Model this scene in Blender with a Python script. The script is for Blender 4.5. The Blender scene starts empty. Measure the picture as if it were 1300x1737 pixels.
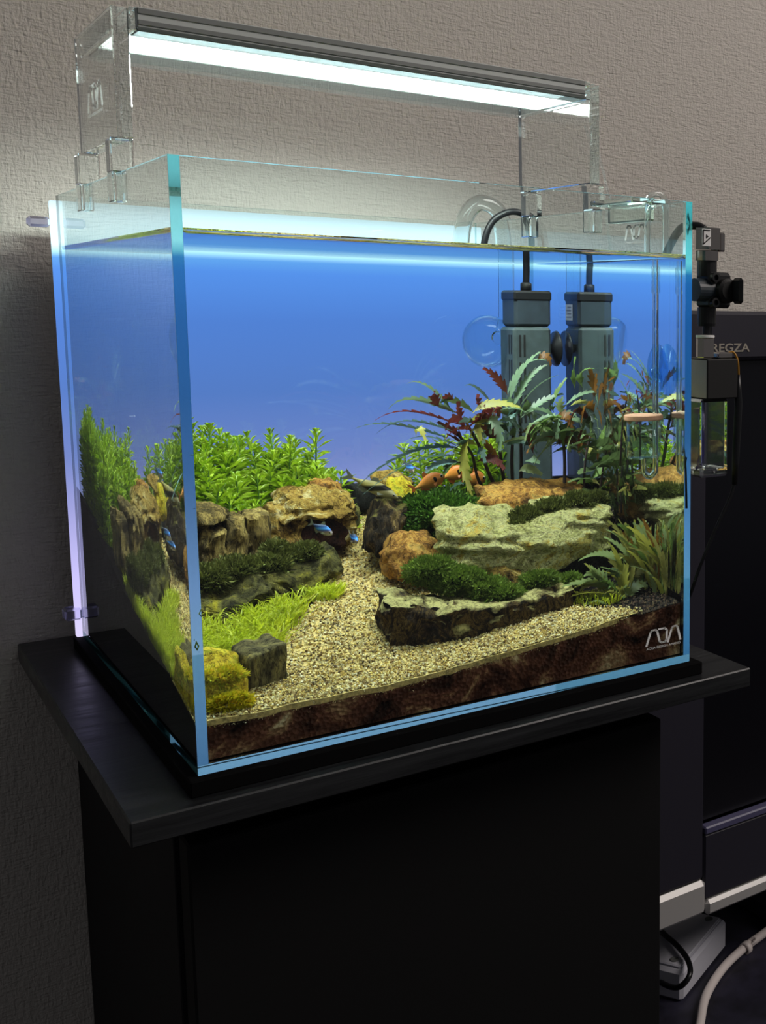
import bpy, math, random
from math import sin, cos, pi, sqrt, radians
from mathutils import Vector, Matrix, noise
rnd = random.Random(7)
S = bpy.context.scene
COL = S.collection
V = Vector

# ------------------------------------------------------------------ camera
CAM = V((-0.13352420, -0.58941755, 0.23364500))
RX = V((0.75787306, -0.65220028, 0.01622430))      # image right
RY = V((-0.06891590, -0.10476189, -0.99210662))    # image down
RZ = V((0.64875190, 0.75077277, -0.12434318))      # forward
FPX, OX, OY = 1916.744, 671.867, -104.0728
cd = bpy.data.cameras.new('camera'); cam = bpy.data.objects.new('camera', cd); COL.objects.link(cam)
cam.matrix_world = Matrix(((RX.x, -RY.x, -RZ.x, CAM.x), (RX.y, -RY.y, -RZ.y, CAM.y), (RX.z, -RY.z, -RZ.z, CAM.z), (0, 0, 0, 1)))
cd.sensor_fit = 'VERTICAL'; cd.sensor_height = 24; cd.sensor_width = 24
cd.lens = FPX / 1737 * 24
cd.shift_x = -OX / 1737; cd.shift_y = OY / 1737
cd.clip_start = 0.01; cd.clip_end = 50
S.camera = cam
# ------------------------------------------------------------------ world, room lamp, exposure
w = bpy.data.worlds.new('world'); S.world = w; w.use_nodes = True
w.node_tree.nodes['Background'].inputs[0].default_value = (0.95, 0.95, 1.0, 1)
w.node_tree.nodes['Background'].inputs[1].default_value = 0.08
al = bpy.data.lights.new('ceiling_lamp', 'AREA'); al.energy = 25; al.size = 1.0; al.color = (1.0, 0.91, 0.85)
ao = bpy.data.objects.new('ceiling_lamp', al); COL.objects.link(ao); ao.location = (1.55, -1.15, 1.60)
ao.rotation_euler = (V((0.7, 0.3, 0.3)) - V(ao.location)).to_track_quat('-Z', 'Y').to_euler()
LED_STRENGTH = 70.0
SCREEN_STRENGTH = 1.0
vs = S.view_settings
vs.view_transform = 'Standard'; vs.look = 'None'; vs.exposure = 0.0; vs.gamma = 1.0; vs.use_curve_mapping = False
cy = S.cycles
cy.use_denoising = True
cy.max_bounces = 72; cy.diffuse_bounces = 4; cy.glossy_bounces = 72; cy.transmission_bounces = 72; cy.transparent_max_bounces = 48
cy.sample_clamp_indirect = 6.0; cy.blur_glossy = 0.3

# ------------------------------------------------------------------ pixel -> point helpers
def pray(px, py):
    return RX * ((px - 650 - OX) / FPX) + RY * ((py - 868.5 - OY) / FPX) + RZ
def A(px, py, ax, v):                                   # through air onto the plane axis=v
    d = pray(px, py); return CAM + d * ((v - CAM[ax]) / d[ax])
def P(px, py, y):                                       # through the front pane into the water, at depth y
    d = pray(px, py); p = CAM + d * (-CAM.y / d.y); d = d.normalized(); n = V((0, -1, 0)); e = 1 / 1.33
    c = -d.dot(n); k = 1 - e * e * (1 - c * c); t = d * e + n * (e * c - sqrt(k))
    return p + t * ((y - p.y) / t.y)

# ------------------------------------------------------------------ mesh builder
WORLD = {}
def tagit(o, label=None, cat=None, group=None, kind=None):
    if label: o['label'] = label
    if cat: o['category'] = cat
    if group: o['group'] = group
    if kind: o['kind'] = kind
    return o
def wpos(o): return WORLD.get(o.name, V((0, 0, 0)))
def thing(name, label, cat, loc, group=None):
    o = bpy.data.objects.new(name, None); COL.objects.link(o); o.location = loc; o.empty_display_size = 0.01
    WORLD[o.name] = V(loc); return tagit(o, label, cat, group)
class MB:
    def __init__(s): s.v = []; s.f = []; s.m = []
    def add(s, vs, fs, mat=0):
        b = len(s.v); s.v += [V(a) for a in vs]
        for f in fs: s.f.append(tuple(b + i for i in f)); s.m.append(mat)
        return s
    def box(s, lo, hi, bev=0.0, mat=0, M=None):
        lo = V(lo); hi = V(hi)
        if bev <= 0:
            vs = [V((hi[0] if i & 1 else lo[0], hi[1] if i & 2 else lo[1], hi[2] if i & 4 else lo[2])) for i in range(8)]
            fs = [(0, 2, 3, 1), (4, 5, 7, 6), (0, 1, 5, 4), (2, 6, 7, 3), (0, 4, 6, 2), (1, 3, 7, 5)]
        else:
            vs = []; ix = {}
            for i in range(8):
                c = [hi[a] if (i >> a) & 1 else lo[a] for a in range(3)]
                sg = [-1 if (i >> a) & 1 else 1 for a in range(3)]
                for a in range(3):
                    p = [c[k] + (sg[k] * bev if k != a else 0) for k in range(3)]
                    ix[(i, a)] = len(vs); vs.append(V(p))
            fs = []
            for a in range(3):
                b, c = (a + 1) % 3, (a + 2) % 3
                for sd in (0, 1):
                    q = [(sd << a) | (x << b) | (y << c) for x, y in ((0, 0), (1, 0), (1, 1), (0, 1))]
                    if not sd: q = q[::-1]
                    fs.append(tuple(ix[(i, a)] for i in q))
            for a in range(3):
                b, c = (a + 1) % 3, (a + 2) % 3
                for x in (0, 1):
                    for y in (0, 1):
                        i = (x << b) | (y << c); j = i | (1 << a)
                        q = (ix[(i, b)], ix[(j, b)], ix[(j, c)], ix[(i, c)])
                        fs.append(q if (x ^ y) == 0 else q[::-1])
            for i in range(8): fs.append((ix[(i, 0)], ix[(i, 1)], ix[(i, 2)]) if bin(i).count('1') % 2 == 1 else (ix[(i, 0)], ix[(i, 2)], ix[(i, 1)]))
        if M is not None: vs = [M @ v for v in vs]
        return s.add(vs, fs, mat)
    def tube(s, pts, r, n=10, mat=0, caps=True):
        pts = [V(p) for p in pts]; rs = r if isinstance(r, (list, tuple)) else [r] * len(pts)
        t0 = (pts[1] - pts[0]).normalized(); up = V((0, 0, 1)) if abs(t0.z) < .9 else V((1, 0, 0))
        nx = t0.cross(up).normalized(); vs = []
        for i, p in enumerate(pts):
            t = (pts[min(i + 1, len(pts) - 1)] - pts[max(i - 1, 0)]).normalized()
            nx = (nx - t * nx.dot(t)).normalized(); ny = t.cross(nx)
            for k in range(n):
                a = 2 * pi * k / n; vs.append(p + (nx * cos(a) + ny * sin(a)) * rs[i])
        fs = [(i * n + k, i * n + (k + 1) % n, (i + 1) * n + (k + 1) % n, (i + 1) * n + k) for i in range(len(pts) - 1) for k in range(n)]
        if caps: fs += [tuple(range(n))[::-1], tuple((len(pts) - 1) * n + k for k in range(n))]
        return s.add(vs, fs, mat)
    def pipe(s, pts, r, wall, n=14, mat=0, mat2=0):
        s.tube(pts, r, n, mat, False); k = len(s.f); s.tube(pts, r - wall, n, mat2, False)
        for i in range(k, len(s.f)): s.f[i] = s.f[i][::-1]
        return s
    def lathe(s, prof, o, axis=(0, 0, 1), n=24, mat=0):          # prof: (radius, along)
        ax = V(axis).normalized(); up = V((0, 0, 1)) if abs(ax.z) < .9 else V((1, 0, 0))
        nx = ax.cross(up).normalized(); ny = ax.cross(nx); o = V(o); vs = []
        for r, h in prof:
            for k in range(n):
                a = 2 * pi * k / n; vs.append(o + ax * h + (nx * cos(a) + ny * sin(a)) * max(r, 1e-6))
        fs = [(i * n + k, i * n + (k + 1) % n, (i + 1) * n + (k + 1) % n, (i + 1) * n + k) for i in range(len(prof) - 1) for k in range(n)]
        if prof[0][0] > 0: fs.append(tuple(range(n))[::-1])
        if prof[-1][0] > 0: fs.append(tuple((len(prof) - 1) * n + k for k in range(n)))
        return s.add(vs, fs, mat)
    def prism(s, poly, d, mat=0):                                 # poly: 3-D outline, extruded by d
        n = len(poly); d = V(d); a = [V(p) for p in poly]
        return s.add(a + [p + d for p in a], [tuple(range(n))[::-1], tuple(range(n, 2 * n))] + [(i, (i + 1) % n, n + (i + 1) % n, n + i) for i in range(n)], mat)
    def build(s, name, mats, parent=None, smooth=False, origin=None, raw=False):
        if not isinstance(mats, (list, tuple)): mats = [mats]
        if origin is None:
            xs = [v.x for v in s.v]; ys = [v.y for v in s.v]; zs = [v.z for v in s.v]
            origin = V(((min(xs) + max(xs)) / 2, (min(ys) + max(ys)) / 2, min(zs)))
        me = bpy.data.meshes.new(name); me.from_pydata([v - origin for v in s.v], [], s.f)
        for m in mats: me.materials.append(m)
        if len(mats) > 1: me.polygons.foreach_set('material_index', s.m)
        if smooth: me.polygons.foreach_set('use_smooth', [True] * len(s.f))
        me.update()
        o = bpy.data.objects.new(name, me); COL.objects.link(o)
        o.location = origin - (wpos(parent) if parent else V((0, 0, 0)))
        if parent: o.parent = parent
        WORLD[o.name] = V(origin)
        return o
def fixn(o):
    import bmesh
    b = bmesh.new(); b.from_mesh(o.data); bmesh.ops.recalc_face_normals(b, faces=b.faces); b.to_mesh(o.data); b.free(); return o
def smooth_angle(o, ang=40):
    me = o.data; me.polygons.foreach_set('use_smooth', [True] * len(me.polygons))
    try: me.set_sharp_from_angle(angle=radians(ang))
    except Exception: pass
    return o
def bez(p, n=12):
    p = [V(a) for a in p]; out = []
    for i in range(n + 1):
        t = i / n; q = p[:]
        while len(q) > 1: q = [a.lerp(b, t) for a, b in zip(q, q[1:])]
        out.append(q[0])
    return out
def spline(p, n=6):                                               # Catmull-Rom through points
    p = [V(a) for a in p]; q = [p[0] * 2 - p[1]] + p + [p[-1] * 2 - p[-2]]; out = []
    for i in range(1, len(q) - 2):
        for k in range(n):
            t = k / n; a, b, c, d = q[i - 1], q[i], q[i + 1], q[i + 2]
            out.append(.5 * ((2 * b) + (c - a) * t + (2 * a - 5 * b + 4 * c - d) * t * t + (3 * b - a - 3 * c + d) * t ** 3))
    return out + [p[-1]]

# ------------------------------------------------------------------ materials
def lin(c):
    return tuple(((x / 255) / 12.92 if x / 255 <= .04045 else ((x / 255 + .055) / 1.055) ** 2.4) for x in c) + (1,)
class NT:
    def __init__(s, name):
        s.m = bpy.data.materials.new(name); s.m.use_nodes = True; s.t = s.m.node_tree; s.t.nodes.clear()
        s.out = s.t.nodes.new('ShaderNodeOutputMaterial')
    def n(s, typ, **kw):
        nd = s.t.nodes.new('ShaderNode' + typ)
        for k, v in kw.items():
            if k[0] == '_': setattr(nd, k[1:], v)
            else: nd.inputs[k.replace('__', ' ')].default_value = v
        return nd
    def l(s, a, b): s.t.links.new(a, b)
    def ramp(s, fac, stops, interp='LINEAR'):
        r = s.n('ValToRGB'); r.color_ramp.interpolation = interp; e = r.color_ramp.elements
        while len(e) < len(stops): e.new(.5)
        for i, (p, c) in enumerate(stops): e[i].position = p; e[i].color = c
        s.l(fac, r.inputs[0]); return r.outputs[0]
    def bump(s, h, st, dist, bsdf):
        b = s.n('Bump', Strength=st, Distance=dist); s.l(h, b.inputs['Height']); s.l(b.outputs[0], bsdf.inputs['Normal']); return b
def plain(name, c, rough=.5, metal=0, spec=.5, noise_amt=0.0, nscale=60, bump=0.0, bscale=300, bdist=.0005, coat=0):
    T = NT(name); b = T.n('BsdfPrincipled'); b.inputs['Base Color'].default_value = lin(c); b.inputs['Roughness'].default_value = rough
    b.inputs['Metallic'].default_value = metal; b.inputs['Specular IOR Level'].default_value = spec; b.inputs['Coat Weight'].default_value = coat
    if noise_amt or bump: tc = T.n('TexCoord')
    if noise_amt:
        nz = T.n('TexNoise', Scale=nscale, Detail=5.0); T.l(tc.outputs['Object'], nz.inputs['Vector'])
        a = lin([max(0, x * (1 - noise_amt)) for x in c]); d = lin([min(255, x * (1 + noise_amt)) for x in c])
        T.l(T.ramp(nz.outputs['Fac'], [(.3, a), (.7, d)]), b.inputs['Base Color'])
    if bump:
        nz = T.n('TexNoise', Scale=bscale, Detail=4.0); T.l(tc.outputs['Object'], nz.inputs['Vector']); T.bump(nz.outputs['Fac'], bump, bdist, b)
    T.l(b.outputs[0], T.out.inputs[0]); return T.m
def glass(name, c=(255, 255, 255), ior=1.5, rough=0.0):
    T = NT(name); g = T.n('BsdfGlass', IOR=ior, Roughness=rough); g.inputs['Color'].default_value = lin(c); T.l(g.outputs[0], T.out.inputs[0]); return T.m
def thin(name, tint=(255, 255, 255), f0=.04, power=4.0, edge=.8, edgecol=(235, 245, 250)):
    # thin clear wall: straight-through with reflections that grow toward the rim
    T = NT(name); lw = T.n('LayerWeight', Blend=.5); p = T.n('Math', _operation='POWER'); T.l(lw.outputs['Facing'], p.inputs[0]); p.inputs[1].default_value = power
    m = T.n('MapRange'); T.l(p.outputs[0], m.inputs[0]); m.inputs[3].default_value = f0; m.inputs[4].default_value = edge
    tr = T.n('BsdfTransparent'); tr.inputs[0].default_value = lin(tint); gl = T.n('BsdfGlossy', Roughness=.02); gl.inputs[0].default_value = lin(edgecol)
    mx = T.n('MixShader'); T.l(m.outputs[0], mx.inputs[0]); T.l(tr.outputs[0], mx.inputs[1]); T.l(gl.outputs[0], mx.inputs[2]); T.l(mx.outputs[0], T.out.inputs[0]); return T.m
def leafmat(name, top, var, trans=.35, rough=.45, gloss=.06):
    T = NT(name); g = T.n('NewGeometry'); tc = T.n('TexCoord'); nz = T.n('TexNoise', Scale=90.0, Detail=3.0); T.l(tc.outputs['Object'], nz.inputs['Vector'])
    col = T.ramp(g.outputs['Random Per Island'], [(i / max(1, len(top) - 1), lin(c)) for i, c in enumerate(top)])
    c2 = T.ramp(nz.outputs['Fac'], [(.3, (var, var, var, 1)), (.7, (1, 1, 1, 1))])
    mx = T.n('MixRGB', _blend_type='MULTIPLY', Fac=1.0); T.l(col, mx.inputs[1]); T.l(c2, mx.inputs[2])
    d = T.n('BsdfDiffuse'); t = T.n('BsdfTranslucent'); gl = T.n('BsdfGlossy', Roughness=rough)
    T.l(mx.outputs[0], d.inputs[0]); T.l(mx.outputs[0], t.inputs[0])
    a = T.n('MixShader'); a.inputs[0].default_value = trans; T.l(d.outputs[0], a.inputs[1]); T.l(t.outputs[0], a.inputs[2])
    b = T.n('MixShader'); b.inputs[0].default_value = gloss; T.l(a.outputs[0], b.inputs[1]); T.l(gl.outputs[0], b.inputs[2]); T.l(b.outputs[0], T.out.inputs[0]); return T.m
def rockmat(name, stops, scale=60, bump=.6, stretch=(1, 1, 1), warp=1.5, moss=None, fine=420):
    T = NT(name); b = T.n('BsdfPrincipled', Roughness=.85); b.inputs['Specular IOR Level'].default_value = .2
    tc = T.n('TexCoord'); mp = T.n('Mapping'); mp.inputs['Scale'].default_value = stretch; T.l(tc.outputs['Object'], mp.inputs[0])
    nz = T.n('TexNoise', Scale=scale, Detail=10.0, Roughness=.72, Distortion=warp); T.l(mp.outputs[0], nz.inputs['Vector'])
    c_, w_ = .5, .62                                       # noise keeps near its middle: squeeze the stops together
    col = T.ramp(nz.outputs['Fac'], [(c_ + (p - c_) * w_, lin(c)) for p, c in stops])
    if moss:  # second colour laid over noise-broken patches of the upward faces
        n2 = T.n('TexNoise', Scale=scale * .7, Detail=6.0); T.l(tc.outputs['Object'], n2.inputs['Vector'])
        g = T.n('NewGeometry'); sx = T.n('SeparateXYZ'); T.l(g.outputs['Normal'], sx.inputs[0])
        ad = T.n('Math', _operation='MULTIPLY_ADD'); T.l(sx.outputs['Z'], ad.inputs[0]); ad.inputs[1].default_value = .35; T.l(n2.outputs['Fac'], ad.inputs[2])
        k = T.ramp(ad.outputs[0], [(.70, (0, 0, 0, 1)), (.86, (1, 1, 1, 1))])
        mx = T.n('MixRGB'); T.l(k, mx.inputs[0]); T.l(col, mx.inputs[1]); mx.inputs[2].default_value = lin(moss); col = mx.outputs[0]
    sp = T.n('TexNoise', Scale=fine * 1.3, Detail=3.0, Roughness=.6); T.l(mp.outputs[0], sp.inputs['Vector'])
    s1 = T.ramp(sp.outputs['Fac'], [(.36, (.35, .33, .3, 1)), (.5, (1, 1, 1, 1)), (.66, (1.0, 1.0, .94, 1))])
    m1 = T.n('MixRGB', _blend_type='MULTIPLY', Fac=.8); T.l(col, m1.inputs[1]); T.l(s1, m1.inputs[2])
    cr = T.n('TexNoise', Scale=scale * .8, Detail=4.0, Distortion=2.5); T.l(mp.outputs[0], cr.inputs['Vector'])
    s2 = T.ramp(cr.outputs['Fac'], [(.455, (1, 1, 1, 1)), (.475, (.28, .25, .22, 1)), (.49, (1, 1, 1, 1))])
    m2 = T.n('MixRGB', _blend_type='MULTIPLY', Fac=.75); T.l(m1.outputs[0], m2.inputs[1]); T.l(s2, m2.inputs[2])
    T.l(m2.outputs[0], b.inputs['Base Color'])
    nf = T.n('TexNoise', Scale=fine * .6, Detail=8.0, Roughness=.75); T.l(mp.outputs[0], nf.inputs['Vector'])
    sm = T.n('Math', _operation='MULTIPLY_ADD'); T.l(s2, sm.inputs[0]); sm.inputs[1].default_value = .35; T.l(nf.outputs['Fac'], sm.inputs[2])
    T.bump(sm.outputs[0], min(1, bump), .004, b); T.l(b.outputs[0], T.out.inputs[0]); return T.m
M = {}
# wallpaper: woven plaster relief
T = NT('wallpaper'); b = T.n('BsdfPrincipled', Roughness=.8); b.inputs['Specular IOR Level'].default_value = .25; tc = T.n('TexCoord')
b.inputs['Base Color'].default_value = lin((208, 202, 194))
hs = []
for sc, st in (((430, 1, 120), 1.0), ((100, 1, 460), 1.2), ((700, 1, 700), .35)):
    mp = T.n('Mapping'); mp.inputs['Scale'].default_value = sc; T.l(tc.outputs['Object'], mp.inputs[0])
    nz = T.n('TexNoise', Scale=1.0, Detail=2.0, Roughness=.5, Distortion=.6); T.l(mp.outputs[0], nz.inputs['Vector']); hs.append((nz.outputs['Fac'], st))
acc = None
for h, st in hs:
    m = T.n('Math', _operation='MULTIPLY_ADD'); T.l(h, m.inputs[0]); m.inputs[1].default_value = st
    if acc is None: m.inputs[2].default_value = 0
    else: T.l(acc, m.inputs[2])
    acc = m.outputs[0]
T.bump(acc, .9, .0012, b); T.l(b.outputs[0], T.out.inputs[0]); M['wall'] = T.m
M['floor'] = plain('floor_boards', (48, 42, 40), .6, noise_amt=.2, nscale=8)
# black stained wood, streaked along x
T = NT('black_wood'); b = T.n('BsdfPrincipled', Roughness=.42); tc = T.n('TexCoord'); mp = T.n('Mapping'); mp.inputs['Scale'].default_value = (8, 160, 160); T.l(tc.outputs['Object'], mp.inputs[0])
nz = T.n('TexNoise', Scale=1.0, Detail=6.0, Roughness=.7); T.l(mp.outputs[0], nz.inputs['Vector'])
T.l(T.ramp(nz.outputs['Fac'], [(.35, lin((22, 23, 25))), (.7, lin((46, 48, 50)))]), b.inputs['Base Color'])
T.l(T.ramp(nz.outputs['Fac'], [(.35, (.28, .28, .28, 1)), (.7, (.44, .44, .44, 1))]), b.inputs['Roughness'])
T.bump(nz.outputs['Fac'], .35, .0006, b); T.l(b.outputs[0], T.out.inputs[0]); M['wood'] = T.m
M['carcass'] = plain('black_board', (17, 16, 20), .7, spec=.3, bump=.15, bscale=500)
M['door'] = plain('black_door_board', (15, 15, 16), .75, spec=.25, bump=.1, bscale=600)
M['mat'] = plain('black_foam', (9, 9, 10), .9, spec=.1)
M['glass'] = glass('clear_glass', (250, 254, 254), 1.5)
M['edge'] = glass('polished_glass_edge', (198, 222, 222), 1.5, .03)
M['acrylic'] = glass('clear_acrylic', (252, 254, 254), 1.47)
M['tint'] = glass('green_edged_glass', (250, 254, 252), 1.5)
M['water'] = glass('water_against_glass', (252, 254, 255), 1.33 / 1.5)
M['rim'] = glass('water_rim', (252, 254, 250), 1.33)
M['wetglass'] = glass('glass_in_water', (250, 253, 253), 1.5 / 1.33)
T = NT('water_surface'); fr = T.n('Fresnel', IOR=1.33); tr = T.n('BsdfTransparent'); gl = T.n('BsdfGlossy', Roughness=.0); mx = T.n('MixShader')
T.l(fr.outputs[0], mx.inputs[0]); T.l(tr.outputs[0], mx.inputs[1]); T.l(gl.outputs[0], mx.inputs[2]); T.l(mx.outputs[0], T.out.inputs[0]); M['surface'] = T.m
M['thin'] = thin('blown_glass', (250, 253, 253), .03, 3.5, .85)
M['thinwet'] = thin('glass_in_water', (240, 249, 251), .03, 3.0, .9)
M['cup'] = thin('clear_rubber', (214, 240, 252), .05, 2.2, .3, (210, 240, 255))
# backlit film: graded from white-cyan at the top to lavender at the bottom; it gives off light
def screen_mat(name, k):
    T = NT(name); tc = T.n('TexCoord'); sx = T.n('SeparateXYZ'); T.l(tc.outputs['Object'], sx.inputs[0])
    dv = T.n('Math', _operation='DIVIDE'); T.l(sx.outputs['Z'], dv.inputs[0]); dv.inputs[1].default_value = .297
    c = T.ramp(dv.outputs[0], [(0, lin((226, 216, 255))), (.15, lin((206, 198, 255))), (.30, lin((164, 166, 224))), (.42, lin((122, 140, 206))), (.58, lin((92, 130, 206))), (.74, lin((88, 136, 222))), (.85, lin((94, 154, 246))), (.876, lin((108, 176, 252))), (.888, (.55, 1.0, 1.25, 1)), (.91, (1.2, 1.6, 1.7, 1)), (.97, (1.1, 1.4, 1.5, 1)), (1, (.75, .95, 1.0, 1))])
    e = T.n('Emission', Strength=k); T.l(c, e.inputs[0]); T.l(e.outputs[0], T.out.inputs[0]); return T.m
M['screen'] = screen_mat('backlit_film', SCREEN_STRENGTH)
M['screenback'] = plain('white_backing', (190, 190, 200), .6)
T = NT('milky_clip'); b = T.n('BsdfPrincipled', Roughness=.35); b.inputs['Base Color'].default_value = lin((225, 225, 245)); t2 = T.n('BsdfTranslucent'); t2.inputs[0].default_value = lin((235, 235, 250)); m2 = T.n('MixShader'); T.l(b.outputs[0], m2.inputs[1]); T.l(t2.outputs[0], m2.inputs[2]); T.l(m2.outputs[0], T.out.inputs[0]); M['clip'] = glass('milky_clear_plastic', (235, 235, 252), 1.35, .35)
T = NT('led_diffuser'); e = T.n('Emission', Strength=LED_STRENGTH); e.inputs[0].default_value = (.93, 1.0, .92, 1); T.l(e.outputs[0], T.out.inputs[0]); M['led'] = T.m
M['alu'] = plain('brushed_aluminium', (206, 212, 208), .45)
M['lens'] = plain('frosted_lens_frame', (88, 98, 94), .5)
T = NT('white_ink'); d_ = T.n('BsdfDiffuse'); t_ = T.n('BsdfTranslucent'); m_ = T.n('MixShader'); T.l(d_.outputs[0], m_.inputs[1]); T.l(t_.outputs[0], m_.inputs[2]); T.l(m_.outputs[0], T.out.inputs[0]); M['ink'] = T.m
M['aludark'] = plain('grey_aluminium', (136, 140, 138), .45)
M['white'] = plain('white_print', (252, 252, 250), .5)
M['greyprint'] = plain('grey_print', (120, 122, 120), .5)
M['chrome'] = plain('nickel', (205, 196, 188), .18, metal=1)
M['black'] = plain('black_plastic', (22, 23, 25), .42)
M['blackmatte'] = plain('matt_black_plastic', (14, 14, 15), .6)
M['rubber'] = plain('black_rubber', (18, 19, 22), .35)
M['silverpl'] = plain('silver_plastic', (170, 162, 150), .42, metal=.3)
M['pump'] = plain('slate_green_plastic', (62, 74, 76), .5, noise_amt=.12, nscale=120)
M['pumpdark'] = plain('dark_slate_plastic', (44, 54, 62), .45, noise_amt=.1, nscale=120)
M['ceramic'] = plain('salmon_ceramic', (214, 160, 128), .8, noise_amt=.06, nscale=200)
M['tv'] = plain('dark_violet_plastic', (36, 34, 46), .5)
M['tvpanel'] = plain('tv_glass', (8, 8, 16), .25)
M['tvsilver'] = plain('satin_silver', (186, 184, 182), .4, metal=.25)
M['tvlip'] = plain('violet_grey_plastic', (82, 80, 112), .4)
M['boardtop'] = plain('dark_navy_laminate', (34, 33, 46), .5, noise_amt=.35, nscale=40)
M['grey'] = plain('light_grey_plastic', (206, 206, 216), .5)
M['whitecable'] = plain('white_cable', (226, 216, 212), .45)
M['orange'] = plain('orange_insulation', (196, 140, 40), .5)
T = NT('violet_tube'); b = T.n('BsdfPrincipled', Roughness=.1); b.inputs['Base Color'].default_value = lin((64, 40, 150)); b.inputs['Transmission Weight'].default_value = .5; T.l(b.outputs[0], T.out.inputs[0]); M['violet'] = T.m
# ground
T = NT('soil'); b = T.n('BsdfPrincipled', Roughness=.9); b.inputs['Specular IOR Level'].default_value = .15; tc = T.n('TexCoord')
nz = T.n('TexNoise', Scale=26.0, Detail=8.0, Roughness=.66, Distortion=1.2); T.l(tc.outputs['Object'], nz.inputs['Vector'])
n2 = T.n('TexVoronoi', Scale=420.0); T.l(tc.outputs['Object'], n2.inputs['Vector'])
c = T.ramp(nz.outputs['Fac'], [(.36, lin((26, 18, 15))), (.46, lin((78, 46, 34))), (.54, lin((108, 68, 48))), (.60, lin((160, 128, 90))), (.66, lin((206, 192, 150)))])
T.l(c, b.inputs['Base Color']); T.bump(n2.outputs['Distance'], .8, .0015, b); T.l(b.outputs[0], T.out.inputs[0]); M['soil'] = T.m
M['soildark'] = plain('black_soil', (17, 14, 14), .95, spec=.05, bump=.6, bscale=500, bdist=.001)
def island_mat(name, cols, rough=.8, trans=0.0):
    T = NT(name); g = T.n('NewGeometry'); d = T.n('BsdfPrincipled', Roughness=rough); d.inputs['Specular IOR Level'].default_value = .25
    T.l(T.ramp(g.outputs['Random Per Island'], [(i / len(cols), lin(c)) for i, c in enumerate(cols)], 'CONSTANT'), d.inputs['Base Color']); T.l(d.outputs[0], T.out.inputs[0]); return T.m
M['sand'] = island_mat('river_sand', [(222, 206, 136), (190, 164, 92), (238, 224, 166), (150, 128, 82), (212, 186, 104), (128, 102, 58), (214, 200, 150), (236, 230, 196), (184, 160, 90), (160, 146, 104), (90, 76, 52), (200, 186, 130)])
M['sandbase'] = plain('packed_sand', (186, 164, 102), .9, noise_amt=.25, nscale=500)
# plants
M['rotala'] = leafmat('bright_green_leaf', [(138, 172, 22), (166, 200, 30), (196, 222, 56), (150, 184, 20), (214, 234, 92)], .75)
M['rotalastem'] = plain('green_stem', (84, 120, 40), .6)
M['pinn'] = leafmat('grey_green_leaf', [(138, 164, 122), (116, 146, 116)], .7, .3, .35, .1)
M['pinnblue'] = leafmat('blue_green_leaf', [(98, 130, 126), (112, 146, 134)], .7, .25, .35, .1)
M['pinnpale'] = leafmat('pale_green_leaf', [(178, 196, 136), (160, 180, 120)], .72, .35, .35, .08)
M['pinnred'] = leafmat('wine_red_leaf', [(140, 58, 48), (120, 50, 46)], .6, .35, .4, .06)
M['pinnbrown'] = leafmat('orange_brown_leaf', [(132, 84, 34), (150, 100, 30)], .7, .4, .4, .05)
M['pinnyel'] = leafmat('yellow_green_leaf', [(200, 192, 84), (180, 180, 78)], .7, .4, .4, .06)
M['darkgreen'] = leafmat('dark_green_leaf', [(88, 108, 66), (100, 120, 70)], .65, .3, .4, .06)
M['midgreen'] = leafmat('mid_green_leaf', [(108, 140, 70), (126, 154, 78)], .7, .35, .4, .06)
M['olive'] = leafmat('olive_leaf', [(186, 176, 92), (162, 160, 84)], .7, .4, .4, .06)
M['pinnstem'] = plain('dark_wine_stem', (46, 28, 26), .6)
M['mossdark'] = leafmat('dark_moss', [(92, 98, 44), (112, 118, 54), (72, 78, 36), (138, 140, 70)], .8, .2, .6, .02)
M['mossgreen'] = leafmat('green_moss', [(112, 138, 48), (92, 116, 40), (142, 164, 64), (74, 94, 36)], .8, .25, .6, .02)
M['mossball'] = leafmat('deep_green_moss', [(60, 94, 30), (78, 118, 36), (104, 148, 48), (46, 72, 26)], .8, .25, .6, .02)
M['grass'] = leafmat('carpet_grass', [(200, 210, 36), (220, 226, 64), (176, 194, 28), (230, 234, 110)], .85, .4, .5, .03)
M['yelmoss'] = leafmat('yellow_algae', [(244, 226, 56), (224, 210, 44), (200, 208, 50), (250, 206, 66)], .8, .3, .6, .02)
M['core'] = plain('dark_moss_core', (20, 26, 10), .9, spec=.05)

# ------------------------------------------------------------------ the room
def tag(o, kind): o['kind'] = kind; return o
tag(MB().box((-2.2, .346, -.75), (3.0, .42, 2.2)).build('wall_back', M['wall'], origin=V((0, .346, 0))), 'structure')
tag(MB().box((-2.2, -2.4, -.80), (3.0, .346, -.75)).build('floor', M['floor']), 'structure')

# ------------------------------------------------------------------ cabinet
cab = thing('aquarium_cabinet', 'black wooden cabinet with overhanging top board, carrying the aquarium', 'cabinet', (.15, .2, -.75))
MB().box((-.0335, -.016, -.0215), (.340, .342, -.0085), .0008).build('top_board', M['wood'], cab)
MB().box((-.002, .052, -.75), (.300, .341, -.0215), .0006).build('carcass', M['carcass'], cab)
MB().box((.000, .030, -.74), (.2985, .049, -.048), .0012).build('door', M['door'], cab)
for z in (-.11, -.62):
    MB().box((.270, .048, z - .02), (.285, .0525, z + .02), .0005).build('hinge', M['chrome'], cab)
o = MB().box((-.005, -.006, -.0085), (.3065, .306, -.0002), .0006).build('aquarium_mat', M['mat'])
tagit(o, 'thin black foam mat under the glass aquarium', 'mat')

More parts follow.
